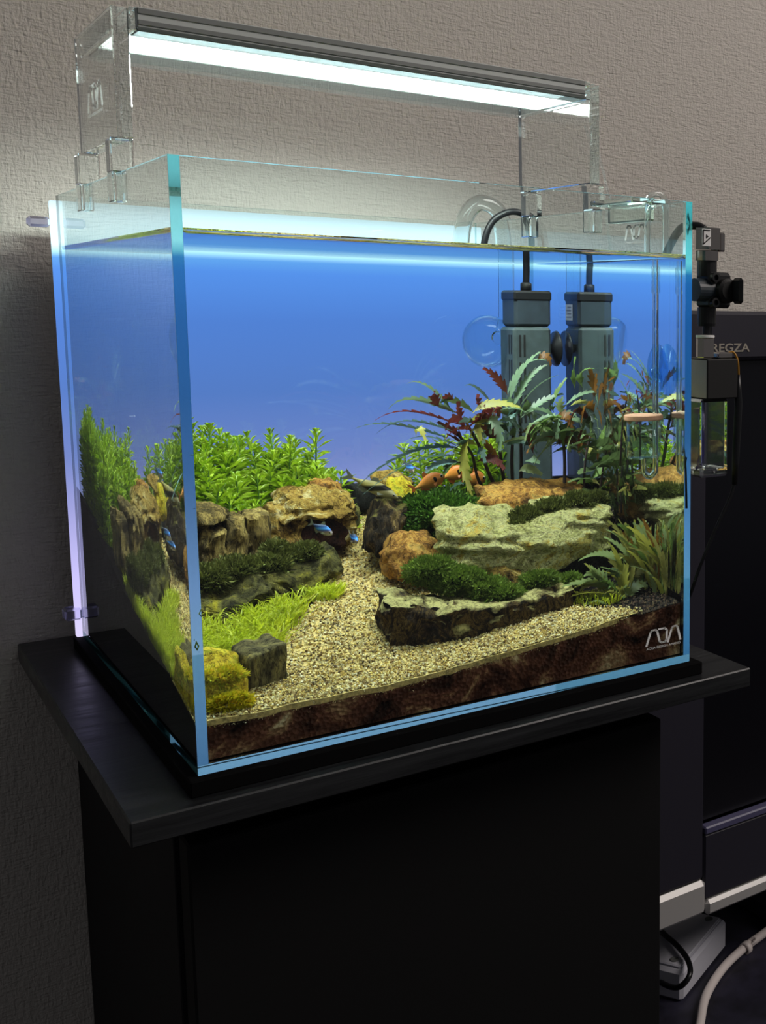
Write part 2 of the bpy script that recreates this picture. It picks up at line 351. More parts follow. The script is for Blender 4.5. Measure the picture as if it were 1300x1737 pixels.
# ------------------------------------------------------------------ glass tank
tank = thing('aquarium_tank', 'rimless clear glass cube aquarium with planted rockwork inside', 'aquarium', (.15, .15, 0))
g5 = .005
WL = .2645; RISE = .0026
def pane(name, lo, hi, ax, inner, edge_axes):
    # a slab; where water wets its inner face the water's own skin is the interface, so that patch is left to the water
    lo = V(lo); hi = V(hi); mb = MB(); mb.box(lo, hi)
    f = {0: (0 if inner < 0 else 1), 1: (2 if inner < 0 else 3), 2: (4 if inner < 0 else 5)}
    names = [(2, -1), (2, 1), (1, -1), (1, 1), (0, -1), (0, 1)]
    k = names.index((ax, inner)); mb.f.pop(k); mb.m.pop(k)
    u, v = [a for a in range(3) if a != ax]; wlo = (.005, .005, .005); whi = (.295, .295, WL + RISE)
    us = [lo[u], max(lo[u], wlo[u]), min(hi[u], whi[u]), hi[u]]; vs_ = [lo[v], max(lo[v], wlo[v]), min(hi[v], whi[v]), hi[v]]
    c = hi[ax] if inner > 0 else lo[ax]
    for a in range(3):
        for b in range(3):
            if (a, b) == (1, 1) or us[a + 1] - us[a] < 1e-5 or vs_[b + 1] - vs_[b] < 1e-5: continue
            q = []
            for x, y in ((us[a], vs_[b]), (us[a + 1], vs_[b]), (us[a + 1], vs_[b + 1]), (us[a], vs_[b + 1])):
                p = V((0, 0, 0)); p[ax] = c; p[u] = x; p[v] = y; q.append(p)
            n = (q[1] - q[0]).cross(q[2] - q[1]); mb.add(q, [(0, 1, 2, 3) if n[ax] * inner > 0 else (3, 2, 1, 0)])
    o = mb.build(name, [M['glass'], M['edge']], tank)
    for p in o.data.polygons:
        if any(abs(p.normal[a]) > .95 for a in edge_axes): p.material_index = 1
    return o
e = .00004
pane('bottom_pane', (0, 0, 0), (.3, .3, g5), 2, 1, (0, 1))
pane('left_pane', (0, 0, g5 + e), (g5, .3, .3), 0, 1, (1, 2))
pane('right_pane', (.3 - g5, 0, g5 + e), (.3, .3, .3), 0, -1, (1, 2))
pane('front_pane', (g5 + e, 0, g5 + e), (.3 - g5 - e, g5, .3), 1, 1, (0, 2))
pane('back_pane', (g5 + e, .3 - g5, g5 + e), (.3 - g5 - e, .3, .3), 1, -1, (0, 2))
# wordmark: three linked strokes with a line of small letters below
def wordmark(name, o, ux, uz, w, parent, nrm, mat, text=True, hw=.036):
    o = V(o); ux = V(ux); uz = V(uz); nrm = V(nrm); mb = MB(); k = w / 1.12
    paths = [[(0, 0), (.13, .52), (.18, .6), (.3, .6), (.35, .52), (.43, .1), (.5, .03), (.6, .03), (.66, .12), (.67, .5), (.6, .6), (.4, .6)],
             [(.7, .0), (.83, .52), (.88, .6), (.99, .6), (1.03, .52), (1.12, 0)]]
    for pt in paths:
        n = len(pt)
        for i in range(n - 1):
            a = V(pt[i]); b = V(pt[i + 1]); d = (b - a).normalized(); q = V((-d.y, d.x)) * hw; a = a - d * hw * .6; b = b + d * hw * .6
            mb.add([o + (ux * c.x + uz * c.y) * k + nrm * .0002 for c in (a - q, b - q, b + q, a + q)], [(0, 1, 2, 3)])
    ob = mb.build(name, mat, parent)
    if text:
        cu = bpy.data.curves.new('words', 'FONT'); cu.body = 'AQUA DESIGN AMANO'; cu.size = 1; cu.extrude = .02
        tmp = bpy.data.objects.new('words', cu); COL.objects.link(tmp)
        me = bpy.data.meshes.new_from_object(tmp.evaluated_get(bpy.context.evaluated_depsgraph_get())); bpy.data.objects.remove(tmp)
        x1 = max(v.co.x for v in me.vertices); sc = w / x1; mt = MB()
        mt.add([o + ux * v.co.x * sc + uz * (v.co.y * sc * 1.25 - .17 * k) + nrm * (.0002 + v.co.z * .002) for v in me.vertices], [tuple(p.vertices) for p in me.polygons])
        mt.build('small_lettering', mat, parent); bpy.data.meshes.remove(me)
    return ob
wordmark('wordmark', (.2655, 0, .0165), (1, 0, 0), (0, 0, .68), .0268, tank, (0, -1, 0), M['white'], hw=.034)
wordmark('wordmark', (.295, .046, .2785), (0, 1, 0), (0, 0, .68), .025, tank, (-1, 0, 0), M['ink'], hw=.045)

# ------------------------------------------------------------------ water with raised rim where it wets the glass
mb = MB(); lo = V((.005, .005, .005)); hi = V((.295, .295, WL))
xs = [lo.x, lo.x + .0005, lo.x + .0012, lo.x + .0024, lo.x + .004] + [lo.x + .004 + (hi.x - lo.x - .008) * i / 20 for i in range(1, 20)] + [hi.x - .004, hi.x - .0024, hi.x - .0012, hi.x - .0005, hi.x]
n = len(xs); rise = lambda d: RISE * math.exp(-d / .0011)
def ztop(x, y):
    d = min(x - lo.x, hi.x - x, y - lo.y, hi.y - y); return WL + rise(d) + .00012 * noise.noise(V((x * 60, y * 60, 3)))
vsx = [V((x, y, ztop(x, y))) for y in xs for x in xs]; fs = []; ms = []
for j in range(n - 1):
    for i in range(n - 1):
        fs.append((j * n + i, j * n + i + 1, (j + 1) * n + i + 1, (j + 1) * n + i)); ms.append(1 if 4 <= i < n - 5 and 4 <= j < n - 5 else 2)
b0 = len(vsx); rim = [i for i in range(n)] + [j * n + n - 1 for j in range(1, n)] + [(n - 1) * n + i for i in range(n - 2, -1, -1)] + [j * n for j in range(n - 2, 0, -1)]
vsx += [V((vsx[i].x, vsx[i].y, lo.z)) for i in rim]; L = len(rim)
for k in range(L): fs.append((rim[(k + 1) % L], rim[k], b0 + k, b0 + (k + 1) % L)); ms.append(0)
fs.append(tuple(b0 + k for k in range(L))[::-1]); ms.append(0)
mb.v = vsx; mb.f = fs; mb.m = ms
o = mb.build('water', [M['water'], M['surface'], M['rim']], origin=V((.15, .15, .005)))
for p in o.data.polygons: p.use_smooth = p.material_index > 0
tagit(o, 'clear still water filling the aquarium to just below its rim', 'water')

# ------------------------------------------------------------------ light screen behind the tank
scr = thing('light_screen', 'thin glowing blue backlight panel clipped behind the aquarium', 'light panel', (.15, .304, 0))
mb = MB(); mb.box((-.0035, .3004, .0005), (.3050, .306, .297), .0004)
o = mb.build('lit_film', [M['screen'], M['screenback']], scr, origin=V((.15, .303, 0)))
for p in o.data.polygons:
    if p.normal.y > .9: p.material_index = 1
MB().box((-.0165, .3005, .2795), (-.0037, .3085, .2862), .0016).build('clip', M['clip'], scr)['label'] = 'violet tinted clip at the upper left edge'
MB().box((-.0102, .2965, .0135), (-.0001, .3085, .0215), .0012).build('clip', M['clip'], scr)['label'] = 'white clip at the lower left edge'

# ------------------------------------------------------------------ LED lamp straddling the tank
lamp = thing('aquarium_lamp', 'slim clear acrylic lamp with bright white strip straddling the tank', 'lamp', (.15, .16, .285))
y0, y1 = .108, .212
def leg(x0, x1, inner):
    mb = MB(); mb.box((x0, y0, .3185), (x1, y1, .3865), .0006)
    return mb.build('leg', M['acrylic'], lamp)
def prongs(x0, x1, sx):
    for ya, yb in ((y0, y0 + .013), (y1 - .013, y1)):
        mb = MB(); xi = (x0, x1)
        a, b = (.0056, .0085) if sx < 0 else (.2915, .2944); c, d = (-.0026, -.0006) if sx < 0 else (.3006, .3026)
        mb.box((min(a, c), ya, .3006), (max(b, d), yb, .3184), .0005)
        mb.box((a, ya, .285), (b, yb, .3005), .0005); mb.box((c, ya, .285), (d, yb, .3005), .0005)
        mb.build('hook', M['acrylic'], lamp)
leg(.001, .009, 0); leg(.291, .299, 0); prongs(.001, .009, -1); prongs(.291, .299, 1)
yb0, yb1 = .106, .196
MB().box((.0125, yb0, .3762), (.2865, yb1, .3872), .0008).build('housing', M['alu'], lamp)
for z0, z1 in ((.3835, .3866), (.3778, .3805)):
    MB().box((.013, yb0 - .0007, z0), (.286, yb0 + .001, z1), .0003).build('housing_rib', M['aludark'], lamp)
for x0, x1 in ((.0092, .0124), (.2866, .2908)):
    MB().box((x0, yb0, .3745), (x1, y1 - .004, .3870), .0006).build('end_block', M['acrylic'], lamp)
MB().box((.0125, yb0 - .001, .3722), (.2865, yb1 + .004, .3744), .0005).build('lens_plate', M['thin'], lamp)
for a_, b_ in ((yb0 - .001, .1225), (.1715, yb1 + .004)): MB().box((.0125, a_, .3745), (.2865, b_, .3761), .0003).build('lens_frame', M['lens'], lamp)
MB().box((.0145, .124, .3750), (.2845, .170, .3760), 0).build('led_strip', M['led'], lamp)
wordmark('wordmark', (.00905, .190, .341), (0, -1, 0), (0, 0, .6), .040, lamp, (1, 0, 0), M['ink'], hw=.06)
cb = [A(1003, 215, 0, .300), A(1016, 262, 0, .306), A(1026, 300, 0, .308), A(1034, 345, 0, .307), A(1033, 375, 0, .304), (.3035, .098, .262), (.306, .11, .2), (.309, .14, .1), (.309, .2, .01)]
MB().tube(spline(cb, 5), .0009, 6).build('lead', M['thin'], lamp, smooth=True)

# ------------------------------------------------------------------ clear glass lid holder on the right rim
hold = thing('glass_lid_clip', 'small clear glass bracket hooked over the right rim of the tank', 'bracket', (.297, .06, .29))
MB().box((.276, .034, .3004), (.302, .086, .3038), .0006).build('plate', M['tint'], hold)
MB().box((.2885, .036, .2895), (.2946, .084, .3002), .0008).build('lip', M['tint'], hold)

# ------------------------------------------------------------------ ground
def hsoil(x, y):
    h = .0225 + .235 * y + .095 * max(0, x - .12) * (1 - .6 * min(1, y / .1)) + .0012 * noise.noise(V((x * 45, y * 45, 0)))
    h += .016 * max(0, 1 - x / .05) * max(0, (y - .14) / .15)
    return h
X0, X1, Y0, Y1, ZB = .0056, .2944, .0056, .2944, .0056
def heightblock(name, f, n, mats):
    mb = MB(); xs = [X0 + (X1 - X0) * i / n for i in range(n + 1)]; ys = [Y0 + (Y1 - Y0) * i / n for i in range(n + 1)]
    vs = [V((x, y, f(x, y))) for y in ys for x in xs]; N = n + 1
    mb.add(vs, [(j * N + i, j * N + i + 1, (j + 1) * N + i + 1, (j + 1) * N + i) for j in range(n) for i in range(n)], 1)
    for side in range(4):
        ids = [i for i in range(N)] if side == 0 else [i * N + n for i in range(N)] if side == 1 else [n * N + i for i in range(N)][::-1] if side == 2 else [i * N for i in range(N)][::-1]
        b = len(mb.v)
        for i in ids: mb.v += [vs[i].copy(), V((vs[i].x, vs[i].y, ZB))]
        for k in range(n): mb.f.append((b + 2 * k + 1, b + 2 * k + 3, b + 2 * k + 2, b + 2 * k)); mb.m.append(0 if side == 0 else 1)
    return mb.build(name, mats)
M['granule'] = island_mat('soil_granules', [(40, 28, 22), (58, 40, 30), (30, 24, 20), (74, 54, 38), (48, 40, 30), (96, 80, 54)])
o = heightblock('soil_bed', hsoil, 60, [M['soil'], M['soildark']])
mb = MB()
for _ in range(5200):
    x = rnd.uniform(X0 + .001, X1 - .001) if rnd.random() < .4 else rnd.uniform(.2, X1 - .001); y = Y0 + .001 + (Y1 - Y0 - .002) * rnd.random() ** 1.8
    r = rnd.uniform(.0006, .0013); c = V((x, y, hsoil(x, y) + .0002))
    mb.add([c + V(v) * r for v in ((1, 0, 0), (-1, 0, 0), (0, 1, 0), (0, -1, 0), (0, 0, .9), (0, 0, -.9))], [(0, 2, 4), (2, 1, 4), (1, 3, 4), (3, 0, 4), (2, 0, 5), (1, 2, 5), (3, 1, 5), (0, 3, 5)])
g_ = mb.build('soil_granules', M['granule'], o); g_['kind'] = 'stuff'
tagit(o, 'dark red-brown aquarium soil sloping up to the back', 'soil', kind='stuff')
SANDP = [(.0062, .0062), (.262, .0062), (.252, .025), (.225, .05), (.185, .06), (.165, .09), (.160, .14), (.158, .19), (.162, .262), (.142, .268), (.124, .22), (.112, .17), (.088, .125), (.062, .1), (.04, .085), (.022, .06), (.0062, .05)]
def inpoly(x, y, P_):
    c = False; n = len(P_)
    for i in range(n):
        a, b = P_[i], P_[(i + 1) % n]
        if (a[1] > y) != (b[1] > y) and x < (b[0] - a[0]) * (y - a[1]) / (b[1] - a[1]) + a[0]: c = not c
    return c
mb = MB()
st = .004; nx = int((X1 - X0) / st); ny = int((Y1 - Y0) / st); idx = {}
def sv(i, j):
    if (i, j) not in idx:
        x = X0 + .0001 + i * st; y = Y0 + .0001 + j * st; idx[(i, j)] = len(mb.v)
        mb.v.append(V((x, y, hsoil(x, y) + .0016 + .0006 * noise.noise(V((x * 120, y * 120, 5))))))
    return idx[(i, j)]
for j in range(ny):
    for i in range(nx):
        if inpoly(X0 + (i + .5) * st, Y0 + (j + .5) * st, SANDP): mb.f.append((sv(i, j), sv(i + 1, j), sv(i + 1, j + 1), sv(i, j + 1))); mb.m.append(0)
for i in range(60):                                       # the sand's own edge against the front glass
    xa, xb = X0 + .0001 + i * st, X0 + .0001 + (i + 1) * st
    if xb > .262: break
    def zt(x): return hsoil(x, Y0) + .0016
    def zb(x): return hsoil(x, Y0) - .0012 - .0012 * noise.noise(V((x * 130, 2, 2)))
    mb.add([(xa, Y0 - .0001, zb(xa)), (xb, Y0 - .0001, zb(xb)), (xb, Y0 - .0001, zt(xb)), (xa, Y0 - .0001, zt(xa))], [(0, 1, 2, 3)])
cnt = 0; OCT = [(0, 2, 4), (2, 1, 4), (1, 3, 4), (3, 0, 4), (2, 0, 5), (1, 2, 5), (3, 1, 5), (0, 3, 5)]
while cnt < 20000:
    x = rnd.uniform(X0 + .001, X1 - .001); y = Y0 + .0012 + (Y1 - Y0 - .002) * rnd.random() ** 1.5
    jx = x + rnd.gauss(0, .003); jy = y + rnd.gauss(0, .003)
    if not inpoly(jx, jy, SANDP): continue
    cnt += 1; r = rnd.uniform(.0006, .00115); q = Matrix.Rotation(rnd.uniform(0, 6), 3, V((rnd.gauss(0, 1), rnd.gauss(0, 1), rnd.gauss(0, 1))).normalized())
    c = V((x, y, hsoil(x, y) + .0018 + rnd.uniform(-.0003, .0007)))
    s3 = (r * rnd.uniform(.7, 1.2), r * rnd.uniform(.7, 1.2), r * rnd.uniform(.6, 1))
    mb.add([c + q @ V(v) for v in ((s3[0], 0, 0), (-s3[0], 0, 0), (0, s3[1], 0), (0, -s3[1], 0), (0, 0, s3[2]), (0, 0, -s3[2]))], OCT, 1)
for _ in range(1100):                                     # grains caught against the front glass
    x = rnd.uniform(.0065, .255); z = hsoil(x, Y0) + rnd.uniform(-.0026, .0012) - (.004 * rnd.random() if rnd.random() < .12 else 0); r = rnd.uniform(.0005, .001)
    c = V((x, Y0 + .0004, z)); q = Matrix.Rotation(rnd.uniform(0, 6), 3, V((rnd.gauss(0, 1), rnd.gauss(0, 1), rnd.gauss(0, 1))).normalized())
    mb.add([c + q @ (V(v) * r) for v in ((1, 0, 0), (-1, 0, 0), (0, .45, 0), (0, -.45, 0), (0, 0, 1), (0, 0, -1))], OCT, 1)
o = mb.build('sand_path', [M['sandbase'], M['sand']])
tagit(o, 'coarse beige sand path winding from the front glass to the back', 'sand', kind='stuff')

# ------------------------------------------------------------------ rocks
def clampw(p, m=.0012): return V((min(max(p.x, .0056 + m), .2944 - m), min(max(p.y, .0056 + m), .2944 - m), min(p.z, .262)))
def rock_geo(mb, c8, n=18, amp=.003, freq=60, pw=6, seed=0, strata=0, sfreq=300, axis=(0, 0, 1), cav=None, mat=0, conc=0, fine=.55):
    c8 = [V(c) for c in c8]; ctr = sum(c8, V((0, 0, 0))) / 8; ax = V(axis).normalized(); so = V((seed * 7.1, seed * 3.3, seed * 1.7))
    ids = {}; vs = []; fs = []
    def vid(i, j, k):
        if (i, j, k) in ids: return ids[(i, j, k)]
        q = V((2 * i / n - 1, 2 * j / n - 1, 2 * k / n - 1)); s = sum(abs(x) ** pw for x in q) ** (1 / pw); q = q / s
        u, v, w = (q.x + 1) / 2, (q.y + 1) / 2, (q.z + 1) / 2
        p = V((0, 0, 0))
        for c in range(8):
            a, b, d = c & 1, (c >> 1) & 1, (c >> 2) & 1
            p += c8[c] * ((u if a else 1 - u) * (v if b else 1 - v) * (w if d else 1 - w))
        p = p + noise.noise_vector(p * freq + so) * amp + noise.noise_vector(p * freq * 2.7 + so) * amp * fine + noise.noise_vector(p * freq * 6.5 + so) * amp * fine * .4
        rg = 1 - 2.2 * abs(noise.noise(p * freq * 1.3 - so)); p = p + (p - ctr).normalized() * (rg * amp * .7)
        if strata:
            t = noise.noise(V((p.dot(ax) * sfreq, seed * 5.5, (p - ctr).length * 20))); t = max(-1, min(1, t * 3))
            r = (p - ctr); r = r - ax * r.dot(ax); p = p + r * (strata * t)
        if conc and w > .5:
            p.z -= conc * (1 - (2 * u - 1) ** 2) * (w - .5) * 2
        if cav:
            for cc, rr, dd in cav:
                d = (p - cc); d.y *= .45; t = max(0, 1 - d.length / rr); p.y += dd * min(1, t * 2.2)
        ids[(i, j, k)] = len(vs); vs.append(clampw(p)); return ids[(i, j, k)]
    for a in range(n):
        for b in range(n):
            fs += [(vid(a, b, 0), vid(a, b + 1, 0), vid(a + 1, b + 1, 0), vid(a + 1, b, 0)), (vid(a, b, n), vid(a + 1, b, n), vid(a + 1, b + 1, n), vid(a, b + 1, n)),
                   (vid(a, 0, b), vid(a + 1, 0, b), vid(a + 1, 0, b + 1), vid(a, 0, b + 1)), (vid(a, n, b), vid(a, n, b + 1), vid(a + 1, n, b + 1), vid(a + 1, n, b)),
                   (vid(0, a, b), vid(0, a, b + 1), vid(0, a + 1, b + 1), vid(0, a + 1, b)), (vid(n, a, b), vid(n, a + 1, b), vid(n, a + 1, b + 1), vid(n, a, b + 1))]
    mb.add(vs, fs, mat)
def quad8(BL, BR, TR, TL, backB, backT):
    bl, br, tr, tl = [P(*q) for q in (BL, BR, TR, TL)]; backB = V(backB); backT = V(backT)
    return [bl, br, bl + backB, br + backB, tl, tr, tl + backT, tr + backT]
def rock(name, label, mat, quads, **kw):
    mb = MB()
    for q in quads:
        k = dict(kw)
        if len(q) > 6: k.update(q[6])
        rock_geo(mb, quad8(*q[:6]), **k)
    o = mb.build(name, mat); smooth_angle(o, 38); return tagit(o, label, 'rock')
M['r_yellow'] = rockmat('mossy_yellow_stone', [(.3, (206, 172, 40)), (.45, (246, 216, 56)), (.55, (250, 230, 70)), (.68, (210, 214, 60)), (.8, (236, 170, 50))], 70, .9)
M['r_grey'] = rockmat('grey_brown_stone', [(.3, (60, 54, 34)), (.5, (112, 104, 66)), (.62, (146, 134, 82)), (.75, (170, 150, 60))], 60, .7, (1, 1, .4))
M['r_olive'] = rockmat('olive_stone', [(.3, (46, 44, 22)), (.48, (86, 82, 40)), (.6, (112, 106, 50)), (.75, (160, 150, 40))], 50, .8)
M['r_strata'] = rockmat('banded_brown_stone', [(.28, (50, 42, 26)), (.45, (108, 92, 50)), (.58, (156, 132, 72)), (.72, (196, 174, 104))], 46, .9, (1.4, 1.4, .35))
M['r_ochre'] = rockmat('ochre_stone', [(.26, (70, 50, 24)), (.42, (150, 118, 50)), (.56, (186, 156, 76)), (.66, (220, 206, 150)), (.8, (160, 90, 40))], 50, .9)
M['r_darkred'] = rockmat('dark_red_stone', [(.3, (30, 18, 14)), (.55, (70, 38, 26)), (.75, (96, 60, 36))], 70, .8)
M['r_dark'] = rockmat('dark_wood_stone', [(.3, (26, 20, 16)), (.48, (58, 46, 30)), (.6, (104, 84, 50)), (.72, (150, 128, 76))], 70, 1.0, (1.3, 1.3, .5), moss=(140, 132, 60))
M['r_black'] = rockmat('black_stone', [(.3, (18, 18, 18)), (.6, (42, 42, 40)), (.8, (70, 66, 56))], 60, .8)
M['r_orange'] = rockmat('orange_stone', [(.28, (88, 60, 28)), (.45, (158, 110, 46)), (.58, (196, 150, 72)), (.72, (146, 124, 66))], 50, .8)
M['r_pale'] = rockmat('pale_green_stone', [(.26, (136, 128, 64)), (.42, (194, 190, 118)), (.54, (236, 230, 164)), (.64, (208, 192, 100)), (.78, (212, 164, 62))], 46, 1.0, (1, 1, 1.6))
M['r_bark'] = rockmat('bark_stone', [(.3, (28, 20, 14)), (.46, (62, 46, 26)), (.55, (116, 92, 44)), (.64, (50, 36, 22)), (.78, (150, 124, 60))], 90, 1.0, (1, 1, .7), moss=(222, 212, 140))  # the moss value only tints this slab's upward faces pale cream

rock('mossy_rock', 'yellow algae covered rock in the front left corner of the tank', M['r_yellow'],
     [((347, 1222, .014), (425, 1215, .020), (424, 1140, .026), (346, 1130, .020), (0, .028, 0), (-.002, .026, .006), dict(seed=1))], amp=.0035, freq=70, pw=4)
rock('stone_block', 'grey brown blocky stone half sunk in sand at the front left', M['r_grey'],
     [((420, 1200, .030), (489, 1160, .036), (487, 1090, .036), (422, 1118, .030), (-.002, .02, 0), (-.004, .022, .004), dict(seed=2))], amp=.0012, freq=60, pw=14, strata=.02, axis=(1, 0, .2))
rock('flat_rock', 'long flat olive rock lying low at the left under dark moss', M['r_olive'],
     [((330, 1068, .115), (470, 1035, .125), (470, 990, .128), (330, 1025, .118), (0, .035, .008), (0, .035, .012), dict(seed=3)),
      ((455, 1035, .128), (590, 975, .150), (575, 940, .155), (455, 985, .130), (0, .03, .006), (0, .03, .01), dict(seed=4))], amp=.0045, freq=55, pw=4)
rock('columnar_rock', 'brown stone of upright banded columns in front of the bright green hedge', M['r_strata'],
     [((338, 995, .160), (362, 990, .160), (362, 898, .165), (338, 895, .165), (0, .03, 0), (0, .03, 0), dict(seed=5)),
      ((358, 990, .158), (384, 985, .158), (384, 895, .163), (358, 905, .163), (0, .03, 0), (0, .03, .002), dict(seed=6)),
      ((382, 985, .162), (420, 975, .162), (420, 880, .168), (382, 884, .168), (0, .03, 0), (0, .03, .002), dict(seed=7)),
      ((418, 975, .164), (462, 965, .168), (458, 874, .172), (418, 876, .170), (0, .03, 0), (0, .03, .002), dict(seed=8)),
      ((332, 905, .158), (392, 890, .164), (388, 866, .172), (334, 868, .168), (0, .035, .004), (0, .03, .004), dict(seed=9, pw=3)),
      ((270, 985, .160), (338, 995, .160), (338, 890, .168), (270, 880, .168), (0, .03, 0), (0, .03, 0), dict(seed=10))], n=10, amp=.0022, freq=80, pw=7, strata=.05, sfreq=420)
rock('arched_rock', 'ochre rock with a dark hollow under its arch beside the path', M['r_ochre'],
     [((462, 940, .178), (520, 925, .178), (512, 862, .186), (462, 868, .184), (0, .035, 0), (0, .03, .004), dict(seed=11)),
      ((470, 885, .176), (602, 870, .186), (590, 836, .196), (490, 842, .190), (0, .035, 0), (0, .03, .003), dict(seed=12)),
      ((578, 925, .190), (604, 915, .190), (604, 850, .196), (578, 850, .194), (0, .03, 0), (0, .03, 0), dict(seed=13)),
      ((500, 945, .186), (596, 930, .190), (590, 860, .2), (500, 860, .198), (0, .03, 0), (0, .025, 0), dict(seed=14, mat=0))], n=14, amp=.0042, freq=75, pw=4, strata=.06, sfreq=260)
rock('dark_red_rock', 'dark red stone face inside the hollow of the arched rock', M['r_darkred'],
     [((498, 945, .182), (594, 928, .186), (590, 880, .190), (505, 885, .188), (0, .02, 0), (0, .02, 0), dict(seed=15))], n=12, amp=.002, freq=70, pw=5)
rock('cap_rock', 'rusty orange rock resting on top of the arched rock', M['r_orange'],
     [((520, 848, .200), (588, 846, .204), (574, 822, .21), (540, 824, .21), (0, .022, .002), (0, .02, .002), dict(seed=16))], n=12, amp=.003, freq=80, pw=4)
rock('small_rock', 'small olive yellow stone at the right foot of the arched rock', M['r_olive'],
     [((590, 900, .2), (616, 892, .2), (612, 858, .206), (592, 860, .206), (0, .02, 0), (0, .018, 0), dict(seed=17))], n=10, amp=.002, freq=90, pw=4)
rock('dark_block', 'dark squarish stone at the far end of the sand path', M['r_black'],
     [((590, 876, .256), (640, 872, .256), (642, 822, .258), (586, 822, .258), (0, .02, 0), (0, .018, 0), dict(seed=18))], n=10, amp=.0025, freq=80, pw=6)
rock('yellow_rock', 'lemon yellow rock behind the dark upright stone', M['r_yellow'],
     [((655, 866, .218), (705, 870, .22), (700, 822, .224), (662, 818, .222), (0, .02, 0), (0, .018, .002), dict(seed=19))], n=12, amp=.003, freq=70, pw=4)
rock('brown_rock', 'flat brown and cream rock on top of the yellow rock', M['r_ochre'],
     [((640, 826, .226), (706, 832, .228), (690, 808, .232), (652, 806, .232), (0, .02, .002), (0, .018, .002), dict(seed=20))], n=12, amp=.0025, freq=80, pw=4)
rock('upright_rock', 'dark bark-like upright rock standing right of the sand path', M['r_dark'],
     [((616, 930, .158), (672, 955, .150), (694, 862, .158), (642, 852, .164), (.006, .03, 0), (.008, .03, .004), dict(seed=21))], amp=.0032, freq=70, pw=5, strata=.05, axis=(1, .3, .3))
rock('orange_rock', 'low orange brown rock between the upright rock and the pale slab', M['r_orange'],
     [((664, 985, .118), (760, 990, .112), (758, 926, .122), (686, 916, .124), (0, .035, 0), (0, .035, .004), dict(seed=22))], amp=.004, freq=60, pw=4)
rock('pale_slab', 'large pale cream green slab lying tilted in the right half', M['r_pale'],
     [((772, 968, .086), (905, 990, .080), (905, 902, .090), (752, 902, .086), (.004, .05, .010), (.01, .05, .012), dict(seed=23)),
      ((890, 990, .080), (1040, 930, .086), (1052, 862, .092), (880, 905, .088), (-.006, .045, .010), (-.006, .045, .010), dict(seed=24))], n=22, amp=.0042, freq=48, pw=6, strata=.06, sfreq=200, axis=(.15, .1, 1))
rock('orange_slab', 'orange slab with ribbed top behind the pale slab', M['r_orange'],
     [((826, 892, .130), (1005, 905, .130), (1018, 842, .138), (832, 848, .136), (0, .04, .006), (0, .038, .010), dict(seed=25))], amp=.003, freq=60, pw=6, strata=.04, axis=(.1, .2, 1), sfreq=220)
rock('bark_slab', 'dark bark-edged slab with a hollowed pale top at the right front', M['r_bark'],
     [((656, 1094, .050), (805, 1102, .036), (800, 1032, .038), (656, 1018, .052), (.006, .04, .006), (.008, .042, .002), dict(seed=26)),
      ((795, 1102, .036), (975, 1066, .044), (978, 992, .048), (790, 1032, .038), (-.004, .04, .006), (-.006, .042, .002), dict(seed=27))], n=24, amp=.0028, freq=85, pw=10, conc=.003)
rock('black_rock', 'black stone wedged under the right end of the pale slab', M['r_black'],
     [((930, 975, .088), (1062, 960, .088), (1060, 905, .094), (960, 915, .094), (0, .03, 0), (0, .03, 0), dict(seed=28))], n=12, amp=.004, freq=60, pw=4)
rock('rusty_rock', 'small rusty stone under the middle of the pale slab', M['r_ochre'],
     [((836, 1000, .074), (890, 1004, .072), (888, 966, .078), (838, 962, .078), (0, .02, 0), (0, .02, .002), dict(seed=29))], n=10, amp=.002, freq=80, pw=4)

# ------------------------------------------------------------------ moss and carpet (nobody could count the sprigs)
def moss(name, label, blobs, n, mat, ln=.0032, wd=.00055, core=True, cat='moss'):
    mb = MB(); tot = sum(b[1][0] * b[1][1] + b[1][0] * b[1][2] for b in blobs)
    for c, r in blobs:
        c = V(c); r = V(r)
        if core:
            pr = [(0, -.8)] + [(cos(a) * .82, sin(a) * .82) for a in (-.9, -.4, 0, .4, .9)] + [(0, .8)]
            k = len(mb.v); mb.lathe(pr, (0, 0, 0), n=10, mat=1)
            for i in range(k, len(mb.v)): q = mb.v[i]; mb.v[i] = clampw(c + V((q.x * r.x, q.y * r.y, q.z * r.z)))
        for _ in range(int(2.2 * n * (r.x * r.y + r.x * r.z) / tot)):
            d = V((rnd.gauss(0, 1), rnd.gauss(0, 1), rnd.gauss(.15, 1))).normalized()
            s = rnd.uniform(.72, 1.0) * (1 + .25 * noise.noise(d * 2.6 + c * 90)); p = clampw(c + V((d.x * r.x, d.y * r.y, d.z * r.z)) * s, .004)
            dr = (d + V((rnd.gauss(0, .5), rnd.gauss(0, .5), rnd.gauss(.25, .5)))).normalized(); L_ = ln * rnd.uniform(.5, 1.2)
            sd = dr.cross(V((rnd.gauss(0, 1), rnd.gauss(0, 1), rnd.gauss(0, 1)))).normalized() * wd * rnd.uniform(.7, 1.3)
            t = clampw(p + dr * L_, .0005); m = p.lerp(t, .5)
            mb.add([p, m + sd, t, m - sd], [(0, 1, 2, 3)])
    o = mb.build(name, [mat, M['core']]); return tagit(o, label, cat, kind='stuff')
def blob(px, py, y, rx, ry, rz): return (P(px, py, y), (rx, ry, rz))
moss('moss_patch', 'dark green moss spread over the long flat rock on the left', [blob(345, 985, .142, .016, .014, .009), blob(400, 968, .148, .014, .013, .008), blob(455, 962, .152, .014, .013, .008), blob(300, 985, .142, .014, .012, .009)], 6500, M['mossdark'])
moss('moss_patch', 'dark green moss tuft in front of the arched rock', [blob(490, 950, .158, .011, .01, .008), blob(520, 938, .160, .009, .01, .006), blob(468, 940, .160, .009, .009, .008)], 3200, M['mossdark'])
